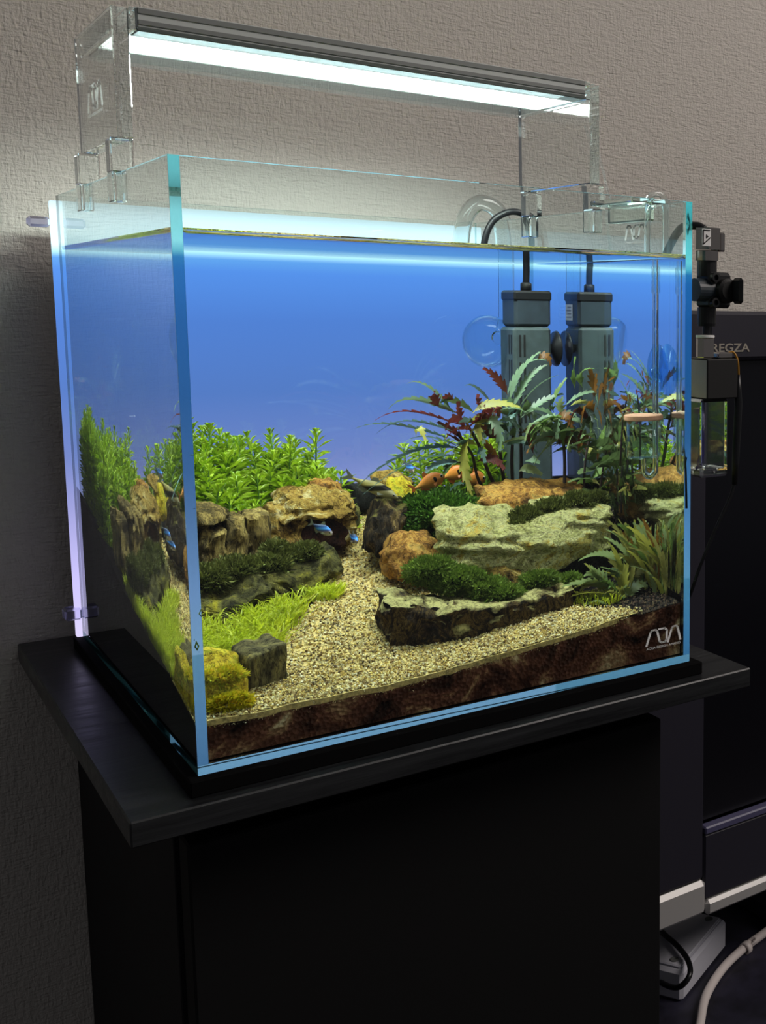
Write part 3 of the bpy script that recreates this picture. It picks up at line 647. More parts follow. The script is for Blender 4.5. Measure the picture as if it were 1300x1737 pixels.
moss('moss_ball', 'rounded deep green moss mound left of the orange slab', [blob(750, 885, .165, .026, .02, .021), blob(715, 880, .168, .016, .018, .016), blob(790, 885, .160, .018, .016, .016)], 12000, M['mossball'], .0036, .0007)
moss('moss_patch', 'green moss filling the hollow of the bark-edged slab', [blob(728, 968, .088, .015, .014, .008), blob(775, 985, .080, .017, .015, .008), blob(825, 1000, .070, .015, .013, .007), blob(855, 1008, .060, .012, .01, .005)], 8000, M['mossgreen'])
moss('moss_patch', 'bright green moss tuft below the middle of the pale slab', [blob(915, 984, .066, .013, .01, .005), blob(965, 985, .068, .008, .008, .004)], 2600, M['mossgreen'])
moss('moss_patch', 'brownish green moss on top of the pale slab', [blob(895, 880, .116, .013, .012, .008), blob(938, 866, .116, .014, .012, .008), blob(980, 854, .116, .013, .012, .008), blob(1012, 848, .116, .008, .01, .006), blob(880, 892, .110, .008, .01, .005)], 7000, M['mossdark'])
moss('algae_tuft', 'yellow green algae tuft at the foot of the front left rock', [blob(385, 1195, .014, .012, .004, .005), blob(372, 1150, .026, .012, .008, .005)], 2400, M['yelmoss'], .003, .0006, core=False, cat='algae')
def grass(name, label, spots, n, hgt=.013):
    mb = MB(); k = sum(s[2] * s[3] for s in spots)
    for (cx, cy_, rx, ry) in spots:
        for _ in range(int(n * rx * ry / k)):
            a = rnd.uniform(0, 2 * pi); q = sqrt(rnd.random()); x = cx + rx * q * cos(a); y = cy_ + ry * q * sin(a)
            x = min(max(x, .0075), .29); y = min(max(y, .0075), .29)
            p = V((x, y, hsoil(x, y) + .001)); h = hgt * rnd.uniform(.5, 1.15); le = V((rnd.gauss(0, .45), rnd.gauss(0, .45), 0)); sd = V((cos(a * 3), sin(a * 3), 0)) * .00042
            pts = [p, p + V((0, 0, h * .45)) + le * h * .25, clampw(p + V((0, 0, h * .8)) + le * h * .8, .0004), clampw(p + V((0, 0, h * .85)) + le * h * 1.35, .0004)]
            mb.add([pts[0] - sd, pts[0] + sd, pts[1] - sd, pts[1] + sd, pts[2] - sd * .8, pts[2] + sd * .8, pts[3]], [(0, 1, 3, 2), (2, 3, 5, 4), (4, 5, 6)])
    o = mb.build(name, M['grass']); return tagit(o, label, 'grass', kind='stuff')
grass('carpet_grass', 'bright yellow green carpet grass behind the front left rock', [(.022, .085, .018, .03), (.042, .08, .018, .018), (.013, .115, .008, .05), (.012, .05, .006, .03)], 2400)
grass('carpet_grass', 'bright carpet grass tuft along the left edge of the sand path', [(.057, .105, .017, .012), (.072, .118, .010, .008)], 900)
grass('carpet_grass', 'small bright grass tuft below the tip of the flat rock', [(.096, .136, .012, .008)], 420, .009)
grass('carpet_grass', 'sparse short grass in front of the black stone at the right', [(.25, .045, .02, .01)], 160, .007)

# ------------------------------------------------------------------ bright green stem plants
def stem_meshes(h, seed):
    r = random.Random(seed); mb = MB(); st = MB(); bend = V((r.gauss(0, .08), r.gauss(0, .08), 0))
    ax = lambda t: V((0, 0, h * t)) + bend * h * t * t
    st.tube([ax(i / 6) for i in range(7)], .0006, 5)
    nw = max(6, int(h / .0034))
    for i in range(1, nw + 1):
        t = i / nw; c = ax(t); k = 4 if t < .95 else 5; L_ = .0125 * (1 if t < .85 else 1 - (t - .85) * 3.2) * r.uniform(.85, 1.1)
        el = .42 + r.gauss(0, .16) + .7 * max(0, t - .75) * 4 * .8; a0 = r.uniform(0, 6.28)
        for j in range(k):
            a = a0 + 2 * pi * j / k + r.gauss(0, .3); d = V((cos(a) * cos(el), sin(a) * cos(el), sin(el))); sd = V((-sin(a), cos(a), 0)) * .00105 * r.uniform(.8, 1.2)
            p1 = c + d * L_ * .5 + V((0, 0, .0012)); p2 = c + d * L_ + V((0, 0, -.0008))
            mb.add([c, p1 + sd, p2, p1 - sd], [(0, 1, 2), (0, 2, 3)])
    return st, mb
protos = {}
def stem_plant(x, y, top, label, group):
    z = hsoil(x, y) - .001; h = max(.018, top - z); key = (round(h / .008), rnd.randrange(2))
    if key not in protos:
        a, b = stem_meshes(key[0] * .008, key[0] * 10 + key[1]); o = a.build('stem_plant', M['rotalastem'], origin=V((0, 0, 0))); f = b.build('foliage', M['rotala'], o, origin=V((0, 0, 0))); f['kind'] = 'stuff'
        f.location = (0, 0, 0); protos[key] = (o, f)
    else:
        so, sf = protos[key]; o = so.copy(); f = sf.copy(); COL.objects.link(o); COL.objects.link(f); f.parent = o; f.location = (0, 0, 0)
    o.location = (x, y, z); o.rotation_euler = (rnd.gauss(0, .05), rnd.gauss(0, .05), rnd.uniform(0, 6.28)); WORLD[o.name] = V((x, y, z))
    return tagit(o, label, 'plant', group)
k = 0
while k < 178:
    x = rnd.uniform(.016, .142); y = rnd.uniform(.208, .282)
    if y < .205 + .35 * max(0, x - .06): continue
    top = .151 - .24 * max(0, x - .02) + rnd.gauss(0, .006) - .9 * max(0, .25 - y) - (.012 if x > .125 else 0)
    stem_plant(x, y, top, *(('tall bright green stem plant at the left end of the hedge, near the left glass', 'hedge stems at the left end') if x < .052 else ('bright green stem plant mid-hedge behind the columnar rock', 'hedge stems in the middle') if x < .098 else ('low bright green stem plant at the right end of the hedge behind the arched rock', 'hedge stems at the right end'))); k += 1
k = 0
while k < 34:
    x = rnd.uniform(.178, .262); y = rnd.uniform(.245, .283)
    if .205 < x < .20: continue
    top = .122 + .10 * (x - .178) + rnd.gauss(0, .006) - (.012 if x < .19 else 0)
    stem_plant(x, y, top, *(('bright green stem plant at the back behind the orange fish', 'rear stems behind the orange fish') if x < .21 else ('bright green stem plant at the back behind the pump and lobed leaves', 'rear stems behind the pump'))); k += 1

# ------------------------------------------------------------------ lobed leaves
def leaf_geo(mb, pts, W, lobes=7, depth=.55, roll=0.0, mat=0, vf=.25, n=None, tipw=.12):
    pts = bez(pts, 28) if len(pts) <= 4 else pts; N = len(pts) - 1
    def at(t):
        t = max(0, min(1, t)) * N; i = min(int(t), N - 1); return pts[i].lerp(pts[i + 1], t - i)
    def frame(t):
        tg = (at(t + .03) - at(t - .03)).normalized(); up = V((0, 0, 1)); w = tg.cross(up)
        if w.length < .1: w = tg.cross(V((0, -1, 0)))
        w.normalize(); w = Matrix.Rotation(roll, 3, tg) @ w; return tg, w, w.cross(tg)
    prof = lambda t: max(tipw * (1 - t), (sin(pi * min(1, t ** .8)) ** .75) * (1 - .25 * t) * min(1, max(0, (t - .06) / .16)) + .06)
    rows = [(0, .05, 0)]
    for i in range(lobes):
        a = .08 + .88 * i / lobes; d = .88 / lobes
        rows += [(a + .12 * d, 1 - depth, 0), (a + .55 * d, .82, .18 * d), (a + .8 * d, 1.0, .42 * d), (a + .97 * d, 1 - depth * .9, .05 * d)]
    rows.append((1.0, .0, 0)); vs = []; fs = []
    for t, wd, fw in rows:
        tg, w, nn = frame(t); c = at(t); hw = W * prof(t) * wd; c2 = at(t + fw)
        vs += [c2 - w * hw + nn * hw * vf, c, c2 + w * hw + nn * hw * vf]
    for i in range(len(rows) - 1): b = 3 * i; fs += [(b, b + 1, b + 4, b + 3), (b + 1, b + 2, b + 5, b + 4)]
    for i, v in enumerate(vs): vs[i] = clampw(v, .0003)
    mb.add(vs, fs, mat)
def leaf(parent, pxs, W, mat, lobes=7, depth=.55, roll=None):
    mb = MB(); leaf_geo(mb, [P(*q) for q in pxs], W, lobes, depth, rnd.gauss(0, .35) + (.5 if roll is None else roll))
    o = mb.build('leaf', M[mat], parent, smooth=True); return o
def stem(parent, pxs, r=.0011):
    pts = spline([P(*q) for q in pxs], 5); MB().tube(pts, [r * (1 - .4 * i / len(pts)) for i in range(len(pts))], 6).build('stem', M['pinnstem'], parent, smooth=True)
def plant(name, label, base, group=None):
    p = P(*base); return thing(name, label, 'plant', (p.x, p.y, hsoil(p.x, p.y)), group)
# -- main plant: the stems standing left of the pump
pl = plant('fern_plant', 'grey green and wine red lobed-leaf plant spreading left before the pump', (855, 860, .185))
stem(pl, [(866, 862, .185), (852, 800, .182), (846, 745, .18), (838, 700, .178)], .0015)
stem(pl, [(858, 862, .185), (828, 800, .182), (812, 755, .18), (790, 715, .178)], .0015)
stem(pl, [(840, 855, .18), (812, 815, .178), (800, 770, .176), (775, 735, .176)], .0012)
stem(pl, [(872, 862, .186), (868, 780, .186), (872, 720, .186), (876, 675, .186)], .0014)
for pxs, W, m, lb, dp in [
    ([(775, 712, .178), (752, 672, .178), (715, 635, .176), (688, 652, .174)], .0028, 'pinn', 9, .6),
    ([(785, 705, .178), (745, 690, .178), (690, 655, .174), (657, 696, .172)], .0046, 'pinn', 9, .5),
    ([(782, 722, .178), (735, 705, .176), (680, 680, .172), (632, 716, .17)], .0026, 'pinnred', 9, .6),
    ([(780, 735, .178), (735, 722, .176), (680, 695, .172), (636, 738, .17)], .0036, 'pinnblue', 9, .6),
    ([(775, 748, .178), (720, 730, .174), (650, 705, .17), (600, 728, .168)], .0034, 'pinnblue', 11, .6),
    ([(790, 762, .176), (745, 745, .174), (715, 730, .172), (684, 752, .17)], .0044, 'pinnblue', 7, .5),
    ([(795, 768, .176), (740, 740, .176), (660, 770, .172), (604, 828, .166)], .0036, 'pinnblue', 11, .6),
    ([(790, 775, .172), (730, 765, .17), (680, 785, .168), (612, 842, .162)], .004, 'pinnblue', 9, .6),
    ([(862, 672, .178), (852, 650, .178), (838, 632, .176), (818, 624, .174)], .0042, 'pinnred', 6, .5),
    ([(838, 690, .178), (820, 665, .178), (800, 645, .178), (788, 655, .176)], .0016, 'pinnblue', 6, .4),
    ([(800, 742, .174), (785, 745, .17), (780, 800, .166), (806, 856, .162)], .0052, 'pinnyel', 8, .45),
    ([(828, 712, .172), (832, 700, .168), (852, 730, .166), (848, 768, .164)], .0056, 'pinn', 6, .5),
    ([(810, 722, .172), (790, 705, .17), (775, 715, .168), (778, 728, .168)], .004, 'pinnblue', 4, .5),
    ([(800, 702, .172), (820, 682, .17), (850, 680, .168), (884, 692, .166)], .0046, 'pinnyel', 8, .35),
    ([(745, 690, .174), (738, 680, .172), (735, 672, .172), (736, 662, .172)], .0048, 'pinnred', 3, .5),
    ([(782, 712, .170), (778, 700, .17), (776, 690, .17), (777, 680, .17)], .005, 'pinnred', 3, .5),
    ([(812, 690, .172), (810, 682, .172), (810, 676, .172), (812, 668, .172)], .004, 'pinnred', 3, .5),
    ([(770, 680, .176), (762, 672, .176), (756, 672, .175), (750, 676, .175)], .0036, 'pinnred', 4, .5),
    ([(790, 748, .178), (770, 735, .18), (755, 722, .18), (740, 716, .18)], .0066, 'pinnred', 4, .45),
    ([(800, 770, .18), (785, 755, .182), (772, 742, .182), (755, 736, .182)], .006, 'pinnred', 4, .45),
    ([(848, 745, .178), (838, 735, .176), (822, 728, .175), (806, 722, .175)], .006, 'pinnred', 4, .4),
    ([(850, 790, .176), (835, 770, .172), (826, 750, .17), (812, 742, .17)], .0036, 'pinnbrown', 5, .4),
    ([(705, 742, .166), (708, 715, .164), (714, 730, .162), (722, 748, .16)], .0046, 'pinnyel', 5, .4),
    ([(790, 820, .164), (772, 818, .162), (760, 830, .16), (756, 860, .158)], .0042, 'pinnblue', 5, .5),
    ([(838, 705, .176), (850, 690, .172), (880, 690, .17), (895, 702, .168)], .0052, 'pinn', 5, .5),
    ([(768, 770, .18), (740, 778, .18), (715, 790, .178), (690, 800, .176)], .003, 'pinnblue', 8, .55),
    ([(810, 705, .176), (780, 680, .178), (760, 670, .178), (735, 690, .176)], .0044, 'darkgreen', 6, .5)]: leaf(pl, pxs, W, m, lb, dp)
for i in range(22):
    sx_, sy_, yy = rnd.choice([(846, 745, .18), (838, 712, .178), (812, 755, .18), (795, 725, .178), (872, 720, .186), (800, 770, .176)])
    a = rnd.uniform(.2, pi + .3); L_ = rnd.uniform(35, 75); bx = sx_ + rnd.uniform(-10, 10); by = sy_ + rnd.uniform(-10, 30)
    leaf(pl, [(bx, by, yy), (bx + L_ * .4 * cos(a), by - L_ * .5 * abs(sin(a)) - 8, yy - .004), (bx + L_ * .8 * cos(a), by - L_ * .5 * abs(sin(a)), yy - .007), (bx + L_ * cos(a), by - L_ * .3 * abs(sin(a)) + 16, yy - .009)], rnd.uniform(.0036, .0056), rnd.choice(['pinn', 'pinnblue', 'pinnblue', 'pinnred', 'pinnred', 'darkgreen', 'pinnyel']), rnd.choice([5, 6, 7]), rnd.choice([.4, .5]))
# -- crest of pale leaves before the pump
pl = plant('fern_plant', 'tall grey green lobed-leaf plant with arching crest in front of the pump', (885, 855, .185))
stem(pl, [(880, 862, .188), (884, 790, .19), (882, 720, .19), (878, 690, .19)], .0014)
stem(pl, [(955, 855, .165), (958, 800, .165), (956, 755, .165), (948, 715, .165)], .0015)
for pxs, W, m, lb, dp in [
    ([(862, 688, .186), (872, 650, .186), (885, 615, .184), (918, 596, .18)], .0044, 'pinn', 9, .5),
    ([(868, 700, .184), (880, 660, .184), (900, 628, .182), (930, 618, .178)], .0044, 'pinn', 9, .5),
    ([(872, 705, .182), (892, 672, .18), (915, 645, .178), (948, 636, .174)], .004, 'pinn', 9, .5),
    ([(858, 680, .19), (868, 640, .19), (890, 600, .188), (928, 612, .184)], .0034, 'pinn', 9, .55),
    ([(910, 612, .182), (922, 598, .18), (932, 600, .178), (934, 622, .178)], .004, 'pinnbrown', 5, .5),
    ([(880, 712, .18), (905, 690, .176), (925, 672, .172), (958, 668, .17)], .004, 'pinn', 8, .5),
    ([(895, 722, .168), (930, 700, .164), (990, 700, .158), (1016, 745, .152)], .0052, 'pinn', 12, .5),
    ([(948, 700, .165), (985, 655, .16), (1025, 655, .155), (1045, 690, .15)], .0036, 'pinn', 10, .5),
    ([(945, 712, .164), (925, 690, .162), (900, 690, .16), (882, 705, .158)], .004, 'pinn', 7, .5),
    ([(952, 705, .165), (948, 690, .163), (950, 680, .162), (956, 672, .16)], .005, 'pinnpale', 5, .55),
    ([(966, 700, .164), (990, 685, .16), (1002, 692, .156), (1006, 716, .152)], .0052, 'pinnblue', 5, .4),
    ([(965, 690, .166), (980, 680, .163), (995, 680, .16), (1012, 690, .158)], .004, 'pinnyel', 5, .4),
    ([(990, 660, .165), (975, 640, .163), (985, 622, .16), (1012, 626, .156)], .004, 'midgreen', 7, .4),
    ([(1015, 680, .16), (1010, 655, .158), (1004, 638, .156), (1000, 625, .156)], .0052, 'pinnbrown', 4, .5),
    ([(1020, 680, .158), (1026, 660, .156), (1032, 645, .154), (1042, 632, .152)], .0052, 'pinnbrown', 4, .5),
    ([(1010, 695, .152), (1030, 690, .15), (1050, 700, .146), (1056, 735, .142)], .0056, 'pinnbrown', 5, .3),
    ([(1008, 725, .15), (1030, 728, .146), (1048, 735, .142), (1060, 748, .14)], .0014, 'pinnpale', 7, .5),
    ([(975, 660, .166), (972, 640, .166), (974, 620, .164), (976, 604, .164)], .0032, 'midgreen', 4, .2),
    ([(940, 700, .172), (930, 690, .172), (945, 660, .17), (962, 640, .17)], .0036, 'midgreen', 6, .4),
    ([(905, 770, .172), (898, 755, .17), (894, 740, .17), (892, 728, .17)], .005, 'pinnred', 4, .3),
    ([(950, 745, .164), (935, 750, .16), (918, 765, .158), (905, 790, .156)], .0026, 'pinnpale', 5, .3),
    ([(905, 780, .17), (892, 775, .168), (905, 780, .165), (916, 786, .164)], .005, 'pinn', 3, .1),
    ([(880, 800, .172), (890, 790, .17), (905, 795, .168), (920, 806, .166)], .004, 'pinnpale', 3, .1),
    ([(948, 735, .166), (930, 722, .164), (915, 715, .162), (900, 722, .16)], .004, 'pinnblue', 6, .5),
    ([(1045, 690, .15), (1060, 650, .146), (1085, 640, .14), (1100, 665, .136)], .0036, 'pinnbrown', 7, .5)]: leaf(pl, pxs, W, m, lb, dp)
for i in range(46):                                       # the dense inner crown
    sx_, sy_, yy = rnd.choice([(880, 720, .19), (882, 700, .188), (950, 730, .166), (952, 715, .165), (930, 740, .176), (905, 735, .182), (975, 730, .166), (1000, 735, .16)])
    a = rnd.uniform(-.35, pi + .35); L_ = rnd.uniform(45, 95); bx = sx_ + rnd.uniform(-12, 12); by = sy_ + rnd.uniform(-15, 40)
    leaf(pl, [(bx, by, yy), (bx + L_ * .35 * cos(a), by - L_ * .5 * abs(sin(a)) - 12, yy - .004), (bx + L_ * .8 * cos(a), by - L_ * .55 * abs(sin(a)), yy - .008), (bx + L_ * cos(a), by - L_ * .3 * abs(sin(a)) + 22, yy - .01)], rnd.uniform(.0036, .0058), rnd.choice(['pinn', 'pinn', 'pinn', 'pinnblue', 'pinnpale', 'midgreen', 'pinnbrown', 'darkgreen', 'pinnred']), rnd.choice([6, 7, 8]), rnd.choice([.4, .5]))
# -- broad dark leaves at the rear right
pl = plant('broad_leaf_plant', 'dark green broad-leaved plant in shade behind the glass diffuser', (1010, 850, .14))
for a in [[(990, 855, .14), (992, 790, .14), (1000, 740, .14)], [(1015, 858, .135), (1022, 800, .132), (1030, 760, .13)], [(1050, 870, .12), (1048, 800, .12), (1044, 760, .12)], [(1075, 880, .105), (1072, 820, .105), (1066, 780, .105)]]: stem(pl, a, .001)
for i in range(64):
    bx = rnd.uniform(985, 1085); by = rnd.uniform(735, 880); yy = .15 - (bx - 985) * .00042 + rnd.uniform(-.01, .008); a = rnd.uniform(-.6, pi + .6); L_ = rnd.uniform(28, 58)
    leaf(pl, [(bx, by, yy), (bx + L_ * .4 * cos(a), by - L_ * .45 * sin(a), yy), (bx + L_ * .8 * cos(a), by - L_ * .5 * sin(a) + 3, yy - .003), (bx + L_ * cos(a), by - L_ * .35 * sin(a) + 8, yy - .004)], rnd.uniform(.0042, .0068), rnd.choice(['darkgreen', 'darkgreen', 'midgreen', 'darkgreen', 'olive']), 4, rnd.choice([.05, .1, .25]))
for pxs, W, m in [([(1012, 770, .14), (1018, 755, .136), (1024, 740, .134), (1028, 722, .132)], .006, 'midgreen'), ([(1000, 815, .14), (1015, 800, .136), (1035, 790, .132), (1045, 772, .13)], .0058, 'midgreen'), ([(1060, 835, .11), (1075, 815, .108), (1090, 812, .105), (1102, 820, .102)], .0056, 'midgreen'), ([(1070, 840, .108), (1085, 826, .104), (1095, 832, .102), (1104, 850, .1)], .005, 'darkgreen')]: leaf(pl, pxs, W, m, 4, .08)
# -- pale serrated plant at the right front
pl = plant('serrated_plant', 'pale green serrated-leaf plant spreading over the right end of the bark slab', (1058, 1040, .05))
for pxs, W, m, lb, dp in [
    ([(1060, 962, .058), (1035, 932, .058), (1005, 938, .058), (980, 952, .058)], .0036, 'pinnpale', 12, .4),
    ([(1055, 985, .054), (1045, 970, .053), (1032, 965, .052), (1018, 962, .052)], .0042, 'pinnpale', 8, .45),
    ([(1045, 1010, .05), (1015, 985, .05), (985, 985, .05), (952, 996, .05)], .0042, 'pinnpale', 9, .4),
    ([(1050, 1020, .048), (1010, 1000, .047), (985, 1005, .047), (962, 1015, .047)], .0046, 'pinnyel', 8, .4),
    ([(1052, 1030, .044), (1020, 1022, .042), (990, 1030, .042), (956, 1044, .042)], .0048, 'pinn', 8, .3),
    ([(1040, 1000, .052), (1020, 985, .052), (1005, 965, .052), (990, 955, .052)], .003, 'olive', 8, .45),
    ([(1042, 1015, .05), (1030, 995, .049), (1012, 975, .049), (1000, 958, .049)], .0036, 'pinnpale', 8, .45),
    ([(1056, 1040, .046), (1056, 1010, .046), (1058, 985, .046), (1064, 955, .046)], .0055, 'pinnyel', 6, .4),
    ([(1062, 1020, .048), (1068, 1000, .047), (1072, 980, .046), (1076, 960, .046)], .006, 'olive', 6, .4),
    ([(1045, 1045, .04), (1010, 1040, .038), (990, 1050, .038), (968, 1062, .038)], .004, 'darkgreen', 7, .3),
    ([(1060, 1050, .038), (1040, 1048, .036), (1025, 1052, .035), (1005, 1066, .034)], .004, 'olive', 6, .3),
    ([(1062, 1048, .036), (1064, 1040, .034), (1068, 1034, .033), (1072, 1028, .032)], .004, 'midgreen', 5, .3),
    ([(1062, 995, .055), (1050, 985, .055), (1040, 990, .054), (1030, 1000, .052)], .0035, 'pinnpale', 7, .4)]: leaf(pl, pxs, W * 1.55, m, lb, dp)
for i in range(26):
    bx = rnd.uniform(1035, 1085); by = rnd.uniform(975, 1060); yy = .056 - (by - 975) * .00024; a = rnd.uniform(pi * .55, pi * 1.1) if rnd.random() < .75 else rnd.uniform(.3, pi); L_ = rnd.uniform(35, 80)
    leaf(pl, [(bx, by, yy), (bx + L_ * .4 * cos(a), by - L_ * .4 * sin(a) - 8, yy), (bx + L_ * .8 * cos(a), by - L_ * .6 * sin(a) - 4, yy), (bx + L_ * cos(a), by - L_ * .6 * sin(a) + 8, yy)], rnd.uniform(.004, .0066), rnd.choice(['pinnpale', 'pinnyel', 'pinnpale', 'olive', 'pinn', 'midgreen']), 8, .4)
pl = plant('narrow_leaf_plant', 'olive narrow upright leaf plant in the right front corner under the diffuser', (1100, 1010, .045))
for i in range(150):
    bx = rnd.uniform(1058, 1138); by = rnd.uniform(950, 1030); yy = min(.064, .085 - (bx - 1060) * .0007) + rnd.uniform(-.012, .004); yy = max(.012, yy); L_ = rnd.uniform(30, 105); dx = rnd.gauss(0, 24)
    if by - L_ < 880: L_ = by - 880
    pts = [(bx, by, yy), (bx + dx * .2, by - L_ * .4, yy), (bx + dx * .6, by - L_ * .8, yy), (bx + dx * 1.3, by - L_ * rnd.uniform(.85, 1.05), yy - .002)]
    leaf(pl, pts, rnd.uniform(.0013, .0036), rnd.choice(['olive', 'pinnyel', 'pinnyel', 'olive', 'pinnpale', 'pinnpale', 'olive', 'pinnbrown', 'midgreen']), 7, rnd.choice([.3, .45, .55]), roll=rnd.uniform(.6, 1.4))
# a red floating twig of fine leaves near the clear suction cup
pl = plant('fine_leaf_plant', 'dark reddish fine-leaved shoots above the salmon ceramic disc', (1060, 760, .09))
stem(pl, [(1052, 790, .1), (1056, 720, .098), (1064, 670, .096)], .0008)
for i in range(26):
    bx = rnd.uniform(1042, 1100); by = rnd.uniform(635, 712); yy = .102 - (bx - 1042) * .0006; a = rnd.uniform(0, 6.28)
    leaf(pl, [(bx, by, yy), (bx + 6 * cos(a), by - 6 * sin(a), yy), (bx + 12 * cos(a), by - 11 * sin(a), yy), (bx + 18 * cos(a), by - 15 * sin(a), yy)], .0022, rnd.choice(['pinnred', 'olive', 'pinnblue', 'pinnbrown']), 3, .3)

# ------------------------------------------------------------------ fish
def fishmat(name, stops, axis='Z', gloss=.3, metal=0.0):
    T = NT(name); tc = T.n('TexCoord'); sx = T.n('SeparateXYZ'); T.l(tc.outputs['Generated'], sx.inputs[0]); b = T.n('BsdfPrincipled', Roughness=gloss, Metallic=metal)
    T.l(T.ramp(sx.outputs[axis], [(p, lin(c)) for p, c in stops]), b.inputs['Base Color']); T.l(b.outputs[0], T.out.inputs[0]); return T.m
M['neon'] = fishmat('blue_striped_skin', [(0, (190, 180, 180)), (.36, (150, 130, 130)), (.48, (50, 100, 190)), (.6, (90, 170, 255)), (.74, (40, 80, 140)), (1, (90, 90, 80))], gloss=.25, metal=.2)
M['ember'] = fishmat('orange_skin', [(0, (232, 178, 96)), (.4, (226, 146, 60)), (1, (190, 104, 44))], gloss=.35)
M['eater'] = fishmat('striped_olive_skin', [(0, (150, 144, 100)), (.36, (190, 182, 130)), (.42, (20, 18, 12)), (.6, (22, 20, 14)), (.66, (170, 160, 96)), (1, (104, 96, 44))], gloss=.35)
M['fin_o'] = leafmat('orange_fin', [(232, 150, 60), (220, 128, 50)], .8, .6)
M['fin_c'] = leafmat('clear_fin', [(170, 170, 150), (150, 156, 140)], .85, .7)
M['eye'] = plain('black_eye', (8, 8, 8), .15)
M['iris'] = plain('silver_iris', (190, 190, 180), .3)
def fish(name, label, tail, nose, hgt, thick, mat, fin, spot=False, group=None):
    tail = V(tail); nose = V(nose); d = nose - tail; L_ = d.length; d.normalize(); up = (V((0, 0, 1)) - d * d.z).normalized(); sd = d.cross(up)
    ctr = (tail + nose) / 2; t = thing(name, label, 'fish', ctr, group)
    F = lambda a, s, u: tail + d * (a * L_) + sd * s + up * u
    prof = [(.16, .16), (.22, .22), (.32, .42), (.45, .78), (.58, 1.0), (.7, 1.0), (.8, .86), (.88, .66), (.94, .42), (.98, .2), (1.0, .05)]
    mb = MB(); n = 12; vs = []
    for a, k in prof:
        for j in range(n): q = 2 * pi * j / n; vs.append(F(a, cos(q) * thick / 2 * k ** .8, sin(q) * hgt / 2 * k - .04 * hgt * (1 - k)))
    fs = [(i * n + j, i * n + (j + 1) % n, (i + 1) * n + (j + 1) % n, (i + 1) * n + j) for i in range(len(prof) - 1) for j in range(n)] + [tuple(range(n))[::-1], tuple((len(prof) - 1) * n + j for j in range(n))]
    mb.add(vs, fs); mb.build('body', mat, t, smooth=True)
    def finm(nm, pts, m=fin):
        a = [F(*p) for p in pts]; MB().prism(a, sd * .0002).build(nm, m, t)
    h = hgt / 2
    finm('tail_fin', [(.17, 0, .2 * h), (.0, 0, .95 * h), (.03, 0, .5 * h), (.08, 0, 0), (.03, 0, -.5 * h), (.0, 0, -.95 * h), (.17, 0, -.2 * h)])
    finm('dorsal_fin', [(.62, 0, .9 * h), (.55, 0, 1.55 * h), (.47, 0, 1.35 * h), (.44, 0, .7 * h)])
    finm('anal_fin', [(.52, 0, -.85 * h), (.42, 0, -1.4 * h), (.3, 0, -.8 * h), (.28, 0, -.3 * h)])
    for s in (-1, 1):
        finm('pectoral_fin', [(.76, s * thick * .42, -.35 * h), (.66, s * thick * .75, -.75 * h), (.64, s * thick * .55, -.35 * h)])
        o = MB().lathe([(0, -.3), (.7, -.2), (1, 0), (.7, .3), (0, .4)], (0, 0, 0), n=10); k = hgt * .13
        c = F(.91, s * thick * .24, .12 * h)
        o.v = [c + (sd * s) * v.z * k + d * v.x * k + up * v.y * k for v in o.v]; e_ = o.build('eye', M['iris'], t, smooth=True)
        o = MB().lathe([(0, .3), (.55, .32), (.3, .5), (0, .55)], (0, 0, 0), n=10); o.v = [c + (sd * s) * v.z * k + d * v.x * k + up * v.y * k for v in o.v]; o.build('pupil', M['eye'], e_, smooth=True)
        if spot:
            o = MB().lathe([(0, 0), (1, .02), (.8, .3), (0, .32)], (0, 0, 0), n=10); c = F(.72, s * thick * .46, .05 * h); k = hgt * .12
            o.v = [c + (sd * s) * v.z * k * .6 + d * v.x * k + up * v.y * k * 1.5 for v in o.v]; o.build('body_spot', M['eye'], t, smooth=True)
    return t
def fpx(name, label, a, b, hgt, thick, *r, **k): return fish(name, label, P(*a), P(*b), hgt, thick, *r, **k)
fpx('small_fish', 'small blue striped fish hovering before the arched rock hollow', (524, 885, .150), (564, 906, .140), .0062, .0034, M['neon'], M['fin_c'])
fpx('small_fish', 'small blue striped fish facing forward over the sand path', (592, 905, .172), (606, 918, .150), .006, .0034, M['neon'], M['fin_c'])
fpx('small_fish', 'small blue striped fish at the back behind the drooping leaf tips', (684, 782, .255), (702, 800, .240), .006, .0034, M['neon'], M['fin_c'])
fpx('orange_fish', 'orange spotted fish leftmost over the moss mound', (694, 832, .190), (754, 806, .186), .0105, .005, M['ember'], M['fin_o'], spot=True)
fpx('orange_fish', 'orange spotted fish second from the left above the moss mound', (744, 812, .206), (792, 796, .200), .0105, .005, M['ember'], M['fin_o'], spot=True)
fpx('orange_fish', 'orange fish half hidden behind the hanging yellow green leaf', (782, 810, .196), (824, 812, .190), .0105, .005, M['ember'], M['fin_o'])
fpx('orange_fish', 'orange spotted fish behind the orange slab among dark stems', (880, 836, .178), (928, 818, .170), .0105, .005, M['ember'], M['fin_o'], spot=True)
fpx('striped_fish', 'slender olive fish with a black side stripe above the dark upright rock', (582, 803, .185), (676, 845, .172), .0085, .0055, M['eater'], M['fin_c'])

